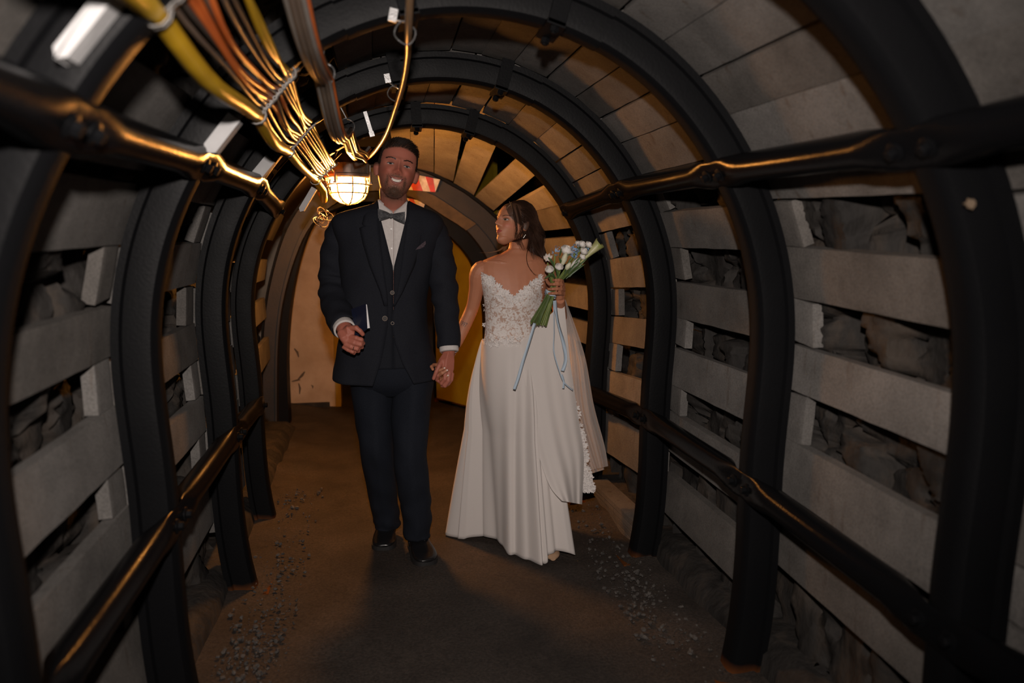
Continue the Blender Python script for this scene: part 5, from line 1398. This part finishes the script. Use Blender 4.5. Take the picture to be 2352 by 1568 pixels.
BT = [(625, 1099, 1261, .088), (650, 1107, 1255, .104), (682, 1112, 1251, .116), (710, 1115, 1247, .104), (745, 1116, 1241, .088), (794, 1112, 1244, .087)]
def bod(px_, py, off=0, back=False):
    xl, xr, dy = lerp_tab(BT, py); s = (px_-(xl+xr)/2)/((xr-xl)/2); s = max(-1, min(1, s)); c = math.sqrt(max(0, 1-abs(s)**2.1)); 
    bust = .016*(math.exp(-((px_-1150)/24)**2-((py-676)/26)**2)+math.exp(-((px_-1214)/24)**2-((py-676)/26)**2))
    return at(px_, py, BY-(dy*c+off+bust)*(-1 if back else 1))
rows = []; NV = 26; NF = 46
cols = []
for j in range(NF+1):
    s = -1+2*j/NF; s = math.sin(s*math.pi/2); px_ = 1180+s*70; col_ = []
    top = lerp_tab(TOPL, px_)[0]
    for v in range(NV+1):
        py = top+(792-top)*v/NV; xl, xr, dy = lerp_tab(BT, py); col_.append(bod((xl+xr)/2+s*(xr-xl)/2, py, .004+.0012*math.sin(px_*.9+py*.3)))
    cols.append(col_)
for j in range(1, 20):
    s = 1-2*j/20; s = math.sin(s*math.pi/2); col_ = []
    for v in range(NV+1):
        py = 640+(792-640)*v/NV; xl, xr, dy = lerp_tab(BT, py); col_.append(bod((xl+xr)/2+s*(xr-xl)/2, py, .004, True))
    cols.append(col_)
mb = MB(); mb.loft(cols, False, False); n0 = len(cols[0]); L0 = (len(cols)-1)*n0
mb.f += [(L0+v, v, v+1, L0+v+1) for v in range(n0-1)]; mb.m += [0]*(n0-1)
bo = mb.build('bodice', M_BOD, bride, angle=70); s_ = bo.modifiers.new('t', 'SOLIDIFY'); s_.thickness = .003; s_.offset = 1
def petal(mb, c, d, nrm, ln, wd, lift=.3):
    d = (d-nrm*d.dot(nrm)).normalized(); sd = d.cross(nrm).normalized(); P = []
    for u, w_ in ((0, .12), (.3, .85), (.6, .9), (.85, .45), (1, .04)):
        q = c+d*ln*(u-.3)+nrm*(lift*ln*u*u+.0012)
        P.append((q-sd*wd*w_, q+nrm*-.0015*0+nrm*(-.10*ln*math.sin(math.pi*u)), q+sd*wd*w_))
    vs = [p for r in P for p in r]; fs = []
    for i in range(4):
        for k_ in range(2): a = i*3+k_; fs.append((a, a+1, a+4, a+3))
    mb.add(vs, fs)
rr = random.Random(41)
def flowerlet(mb, c, nrm, r, n=5):
    a0 = rr.uniform(0, 6); t1 = nrm.orthogonal().normalized(); t2 = nrm.cross(t1)
    for q in range(n):
        a = a0+2*math.pi*q/n+rr.uniform(-.2, .2); petal(mb, c+(t1*math.cos(a)+t2*math.sin(a))*r*.45, t1*math.cos(a)+t2*math.sin(a), nrm, r, r*.36, .35)
ap = MB()
def bnorm(px_, py): 
    a = bod(px_-2, py, .006); b = bod(px_+2, py, .006); c = bod(px_, py+2, .006); n = (b-a).cross(c-bod(px_, py, .006)).normalized(); return -n if n.y > 0 else n
for q in range(150):
    px_ = rr.uniform(1106, 1256); t = lerp_tab(TOPL, px_)[0]; py = t+abs(rr.gauss(0, 9))-3
    flowerlet(ap, bod(px_, py, .006), bnorm(px_, max(py, 640)), rr.uniform(.008, .015), rr.choice((4, 5, 6)))
for q in range(210):
    px_ = rr.uniform(1112, 1248); py = rr.uniform(640, 791); t = lerp_tab(TOPL, px_)[0]
    if py < t+8: continue
    if rr.random() < .35*math.exp(-((py-735)/30)**2): continue
    flowerlet(ap, bod(px_, py, .005), bnorm(px_, py), rr.uniform(.006, .0115), rr.choice((3, 4, 5)))
for q in range(60):
    px_ = rr.uniform(1112, 1226); py = rr.uniform(774, 797); flowerlet(ap, bod(px_, min(py, 793), .020), bnorm(px_, 780), rr.uniform(.006, .012), rr.choice((4, 5)))
ap.build('lace_applique', M_LACE, bo, angle=180)
# skirt
def floor_at(px, py):
    d = cF + cR*((px-1176)/FPX) + cU*((784-py)/FPX); t = -HC/d.z; p = cO+d*t; return Vector((p.x, p.y, 0))
hem = [floor_at(1037, 1234), floor_at(1062, 1240), floor_at(1108, 1242), floor_at(1150, 1262), floor_at(1190, 1282), floor_at(1240, 1299), floor_at(1262, 1296), floor_at(1290, 1288), floor_at(1319, 1281)]
a_ = hem[-1]; z_ = hem[0]
hem += [Vector((a_.x+.03, a_.y+.20, 0)), Vector((a_.x-.03, a_.y+.42, 0)), Vector(((a_.x+z_.x)/2, 3.86, 0)), Vector((z_.x+.04, 3.78, 0)), Vector((z_.x-.01, 3.66, 0))]
nh = len(hem); HP = []; NK = 12
for i in range(nh):
    p0, p1, p2, p3 = hem[i-1], hem[i], hem[(i+1) % nh], hem[(i+2) % nh]
    for s in range(NK):
        t = s/NK; HP.append(.5*((2*p1)+(p2-p0)*t+(2*p0-5*p1+4*p2-p3)*t*t+(3*p1-p0-3*p2+p3)*t**3))
N_ = len(HP); wc = (at(1110, 780, BY)+at(1245, 780, BY))/2; wh = (at(1245, 780, BY)-at(1110, 780, BY)).length/2+.006
hc_ = Vector((sum(p.x for p in HP)/N_, sum(p.y for p in HP)/N_, 0))
rings = []; NVV = 60; fr_ = random.Random(77); fph = [(fr_.randint(4, 19), fr_.uniform(0, 6.28), fr_.uniform(.4, 1)) for q in range(9)]
def foldf(t, v):
    f = 0
    for k_, ph, a in fph: f += a*math.cos(k_*t+ph+.5*math.sin(v*2+ph))*(1 if k_ < 14 else (.6))
    return f/3.0
for v_ in range(NVV+1):
    v = v_/NVV; g = v**.84; r = []
    for j in range(N_):
        # direction angle of the hem point as seen from the hem centre
        h = HP[j]-hc_; th = math.atan2(h.x, -h.y)
        wp = wc+Vector((wh*math.sin(th), -.099*math.cos(th), 0))
        hz = .006
        px_h = j/NK
        if 5.6 < px_h < 8.2: hz += .040*math.sin(math.pi*(px_h-5.6)/2.6)      # lifted over the shoe
        if 1.0 < px_h < 3.4: hz += .020*math.sin(math.pi*(px_h-1.0)/2.4)
        p = wp*(1-g)+HP[j]*g; p.z = wp.z*(1-v)+hz*v
        hip = .028*math.sin(math.pi*min(1, v/.45))**1 if v < .45 else 0
        d = Vector((math.sin(th), -math.cos(th), 0))
        am = .003+.030*v**.9
        p += d*(foldf(2*math.pi*j/N_, v)*am+hip*.55-.010*v)
        r.append(p)
    rings.append(r)
mb = MB(); mb.loft(rings, True, False); sk = mb.build('skirt', M_TULLE, bride, angle=180); s_ = sk.modifiers.new('t', 'SOLIDIFY'); s_.thickness = .002; s_.offset = -1
# overskirt gathered up to her left hand, sheer train behind, lace border
def curtain(LE, RE, YL, YR, nu, folds, amp, name, m, parent, seed=0, ypull=0):
    A_ = smooth_rows(LE, 8); B_ = smooth_rows(RE, 8); rows = []
    for i in range(len(A_)):
        v = i/(len(A_)-1); r = []
        for j in range(nu+1):
            u = j/nu; x = A_[i][0]*(1-u)+B_[i][0]*u; y = A_[i][1]*(1-u)+B_[i][1]*u
            Y = (YL(v)*(1-u)+YR(v)*u)-ypull*math.sin(math.pi*u)*math.sin(math.pi*min(1, v*.9))
            f = math.sin(u*folds*6.28+seed+1.3*math.sin(v*2.2+seed))+.5*math.sin(u*folds*2.3*6.28+seed*2+v)
            r.append(at(x, y, Y+amp*(.15+v)*f))
        rows.append(r)
    mb = MB(); mb.loft(rows, False, False); o = mb.build(name, m, parent, angle=180); return o
tr = curtain([(1296, 688), (1296, 800), (1303, 950), (1325, 1040), (1345, 1083)], [(1299, 688), (1342, 812), (1364, 930), (1388, 1020), (1397, 1070)], lambda v: 3.40+.05*v, lambda v: 3.36+.10*v, 50, 2.6, .012, 'sheer_train', M_SHEER, bride, 1.0)
tr2 = curtain([(1294, 690), (1290, 800), (1290, 950), (1300, 1040), (1318, 1100)], [(1298, 690), (1336, 830), (1352, 940), (1372, 1030), (1388, 1078)], lambda v: 3.44+.05*v, lambda v: 3.44+.06*v, 40, 3.3, .010, 'sheer_train', M_SHEER, bride, 2.4)
ov = curtain([(1196, 786), (1205, 860), (1222, 980), (1242, 1060), (1264, 1118), (1290, 1150)], [(1296, 692), (1306, 800), (1319, 895), (1332, 980), (1341, 1050), (1337, 1158)], lambda v: 3.325-.215*v, lambda v: 3.30-.07*v, 60, 1.7, .006, 'overskirt', M_TULLE, bride, .4, .02)
ls = MB(); lb = [(1300, 860, 3.285), (1316, 915, 3.28), (1330, 960, 3.27), (1338, 1010, 3.265), (1340, 1060, 3.26), (1345, 1100, 3.255), (1350, 1124, 3.25)]
for i, (x, y, Y) in enumerate(smooth_rows(lb, 14)):
    w_ = 2+13*max(0, (y-960)/165) if y > 960 else 2
    for q in range((1 if i % 4 == 0 else 0) if y < 985 else (2 if y < 1040 else 4)):
        flowerlet(ls, at(x+rr.uniform(-w_, w_), y+rr.uniform(-4, 4), Y-.006), Vector((rr.uniform(-.3, .3), -1, rr.uniform(-.3, .3))).normalized(), rr.uniform(.009, .016), 5)
ls.build('lace_border', M_LACE, ov, angle=180)
# shoe
mb = MB(); a = Vector((at(1256, 1255, 3.32).x, 3.33, 0)); t = Vector((bt0.x+.006, 3.150, 0)); d = (t-a); L_ = d.length; d.normalize(); sd = Vector((-d.y, d.x, 0)); rings = []
for f, w_, h in smooth_rows([(-.3, .030, .09), (0, .032, .085), (.35, .037, .060), (.65, .040, .040), (.88, .033, .030), (1.0, .012, .018)], 4):
    c = a+d*(L_*f); rings.append([c+sd*(w_*math.sin(q))+Vector((0, 0, .006+(h)*(.5+.5*math.cos(q)))) for q in [2*math.pi*j/20 for j in range(20)]])
mb.loft(rings); mb.build('shoe', mat('champagne_satin_shoe', (.42, .27, .17), .35, spec=.5), bride)

# ------------------------------------------------------------------ the bouquet
bq = thing('bouquet', 'bouquet of white roses and blue florets held in the bride\'s left hand', 'bouquet', at(1270, 660, 3.24))
M_STEM = [mat('green_stem_%s' % n, c, .5, c2, 20) for n, c, c2 in (('light', (.13, .18, .035), (.19, .24, .06)), ('dark', (.05, .085, .02), (.09, .13, .03)))]
M_LEAF = mat('leaf_green', (.035, .075, .02), .45, (.06, .11, .03), 25); M_ROSE = mat('white_petal', (.72, .66, .60), .55, (.80, .76, .72), 30, sub=.1); M_CREAMP = mat('greenish_white_petal', (.55, .56, .34), .5, (.72, .70, .55), 30); M_BLUE = mat('pale_blue_petal', (.16, .30, .52), .5, (.30, .44, .62), 60); M_RIB = mat('pale_blue_ribbon', (.42, .52, .62), .4, spec=.5)
rr = random.Random(51)
grip = lp(1271, 662, -.005)
fl = [('rose', 1301, 575, 14, 0), ('rose', 1337, 561, 9, .0), ('rose', 1352, 562, 8.5, .01), ('rose', 1341, 577, 9.5, -.01), ('rose', 1338, 590, 8, 0), ('rose', 1262, 619, 10, -.02), ('rose', 1284, 613, 9.5, -.03), ('bud', 1305, 611, 7, -.02), ('tulip', 1322, 604, 8, -.01), ('tulip', 1296, 594, 8, -.02), ('lily', 1257, 597, 10, 0), ('rose', 1328, 560, 8, .03), ('blue', 1277, 576, 12, 0), ('blue', 1321, 571, 12, .0), ('blue', 1319, 586, 9, -.01), ('blue', 1348, 572, 5, .02), ('calla', 1362, 568, 12, .01)]
pxb = FPX/3.28
def rose(mb, c, r, up):
    t1 = up.orthogonal().normalized(); t2 = up.cross(t1)
    mb.ball(c, r*.62, 12, 8, (1, 1, 1.05))
    for ring in range(3):
        rad = r*(.55+.22*ring); n = 4+ring
        for q in range(n):
            a = 2*math.pi*(q+.5*ring)/n+rr.uniform(-.15, .15); o = t1*math.cos(a)+t2*math.sin(a); vs = []; fs = []
            for i in range(6):
                u = i/5
                for j in range(5):
                    v = (j/4-.5)*2; aa = a+v*.75*(1.1-.1*ring)
                    oo = t1*math.cos(aa)+t2*math.sin(aa)
                    hh = -r*.7+u*r*(1.55-.15*ring)*(1-.18*v*v)
                    rr2_ = rad*(math.sin(.35+u*1.9))*(1+.10*ring*u*u)+.03*r*math.sin(5*v+q)
                    vs.append(c+oo*rr2_+up*hh)
            for i in range(5):
                for j in range(4):
                    b = i*5+j; fs.append((b, b+1, b+6, b+5))
            mb.add(vs, fs)
for kind, px_, py, rp, dy in fl:
    c = at(px_, py, 3.235+dy); r = rp/pxb; up = (c-grip).normalized()+Vector((0, -.55, .15)); up.normalize(); mb = MB()
    if kind == 'rose': rose(mb, c, r, up); mb.build('rose', M_ROSE, bq, angle=180)
    elif kind in ('bud', 'tulip'):
        up = (c-grip).normalized(); e = 1.5 if kind == 'bud' else 2.1
        mb.lathe([(0, -r*e), (r*.6, -r*e*.8), (r*.9, -r*.2), (r*.72, r*e*.5), (r*.25, r*e*.9), (0, r*e)], c, 10, up); rose(mb, c+up*r*.2, r*.8, up); mb.build('bud', M_CREAMP if px_ < 1310 else M_ROSE, bq, angle=60)
    elif kind == 'lily':
        for q in range(6):
            a = q*1.05; d = (up+Vector((math.cos(a), -.3, math.sin(a)))*.9).normalized(); petal(mb, c+d*r*.6, d, (Vector((0, -1, 0))-d*Vector((0, -1, 0)).dot(d)).normalized(), r*2.0, r*.42, .2)
        mb.build('lily', M_ROSE, bq, angle=180)
    elif kind == 'blue':
        for q in range(34):
            d = Vector((rr.gauss(0, 1), rr.gauss(0, 1)-.6, rr.gauss(0, 1))).normalized(); cc = c+d*r*rr.uniform(.6, 1.0)
            t1 = d.orthogonal().normalized(); t2 = d.cross(t1)
            for k_ in range(4):
                a = k_*math.pi/2; petal(mb, cc, t1*math.cos(a)+t2*math.sin(a), d, .0065, .0026, .2)
        mb.build('blue_florets', M_BLUE, bq, angle=180)
    else:
        tip = at(1374, 562, 3.245); base = at(1333, 604, 3.235); ax = (tip-base); L_ = ax.length; ax.normalize(); t1 = Vector((0, -1, 0)); t1 = (t1-ax*t1.dot(ax)).normalized(); t2 = ax.cross(t1); rings = []
        for i in range(12):
            u = i/11; w_ = .005+.022*u**1.8; rings.append([base+ax*(L_*u)+(t1*math.cos(a)+t2*math.sin(a))*w_-ax*(L_*.22*u**3*(1-math.cos(a))/2*-1) for a in [-2.6+5.2*j/14 for j in range(15)]])
        mb.loft(rings, False, False); o = mb.build('calla_lily', mat('calla_green_white', (.30, .33, .10), .45, (.55, .52, .30), 20), bq, angle=180); s_ = o.modifiers.new('t', 'SOLIDIFY'); s_.thickness = .0015
    # stem from the flower through the hand to the cut end
    j = rr.uniform(-1, 1)
for q in range(30):
    k_ = q % len(fl); kind, px_, py, rp, dy = fl[k_]; c = at(px_+rr.uniform(-3, 3), py+rp*.6, 3.24+dy)
    f = rr.uniform(-1, 1); g1 = grip+Vector((f*.016, rr.uniform(-.010, .012), f*.006)); e = at(1236-f*-18+rr.uniform(-2, 2), 743+rr.uniform(-3, 5)+f*3, 3.22+rr.uniform(-.012, .02))
    mb = MB(); mb.tube(cr_pts([c, c*.5+g1*.5+Vector((rr.uniform(-.006, .006), 0, 0)), g1, (g1*.5+e*.5), e], 3), rr.uniform(.0022, .0040), 6); mb.build('stem', M_STEM[0 if rr.random() < .6 else 1], bq)
def leaf(px0, py0, px1, py1, w_, Y=3.22, curl=.006):
    a = at(px0, py0, Y); b = at(px1, py1, Y-.01); d = b-a; sd = d.cross(Vector((0, -1, 0))).normalized(); mb = MB(); rows = []
    for i in range(9):
        u = i/8; c = a+d*u+Vector((0, -curl*math.sin(math.pi*u), curl*math.sin(math.pi*u))); ww = w_*math.sin(math.pi*min(1, .06+u*.94))**.8; rows.append([c-sd*ww, c+Vector((0, .002, 0)), c+sd*ww])
    mb.loft(rows, False, False); mb.build('leaf', M_LEAF, bq, angle=180)
for L_ in ((1268, 634, 1250, 640, .0045), (1274, 615, 1258, 590, .006), (1290, 612, 1283, 590, .005), (1296, 632, 1310, 592, .005), (1305, 628, 1330, 600, .006), (1300, 640, 1345, 606, .005), (1282, 640, 1275, 605, .006), (1292, 600, 1312, 582, .004), (1315, 615, 1334, 590, .005), (1285, 590, 1290, 570, .004), (1308, 636, 1352, 590, .005), (1276, 640, 1262, 628, .006)): leaf(*L_)
def ribbon(P, wd, name, tw=0):
    C_ = cr_pts([at(*p) for p in P], 7); rows = []
    for i, c in enumerate(C_):
        T = (C_[min(i+1, len(C_)-1)]-C_[max(i-1, 0)]).normalized(); sd = T.cross(Vector((0, -1, 0))).normalized(); a = tw*math.sin(i*.22); sd = sd*math.cos(a)+Vector((0, -1, 0))*math.sin(a); rows.append([c-sd*wd/2, c, c+sd*wd/2])
    mb = MB(); mb.loft(rows, False, False); o = mb.build(name, M_RIB, bq, angle=180); s_ = o.modifiers.new('t', 'SOLIDIFY'); s_.thickness = .0006; return o
ribbon([(1228, 742, 3.20), (1214, 790, 3.20), (1201, 830, 3.20), (1190, 868, 3.20), (1181, 894, 3.20)], .013, 'ribbon_tail', .25)
ribbon([(1274, 690, 3.21), (1282, 740, 3.215), (1295, 790, 3.22), (1299, 825, 3.22), (1292, 852, 3.22)], .016, 'ribbon_tail', .7)
ribbon([(1272, 692, 3.205), (1273, 760, 3.21), (1272, 805, 3.21), (1284, 850, 3.21), (1296, 878, 3.21), (1316, 896, 3.22)], .006, 'ribbon_tail', .6)
ribbon([(1290, 860, 3.21), (1295, 876, 3.21), (1294, 892, 3.21)], .010, 'ribbon_tail', .2)
for k_ in range(3):
    mb = MB(); c = lp(1262.5+k_*1.2, 672+k_*3.2, -.004); ax = (grip-at(1236, 743, 3.22)).normalized(); t1 = ax.orthogonal().normalized(); t2 = ax.cross(t1)
    rows = [[c+(t1*math.cos(q*.33)+t2*math.sin(q*.33))*(.0235+.001*k_)+ax*(.0035*s+.003*math.sin(q)) for s in (-1, 1)] for q in range(20)]
    mb.loft(rows, False, False); mb.build('ribbon_wrap', M_RIB, bq, angle=180)
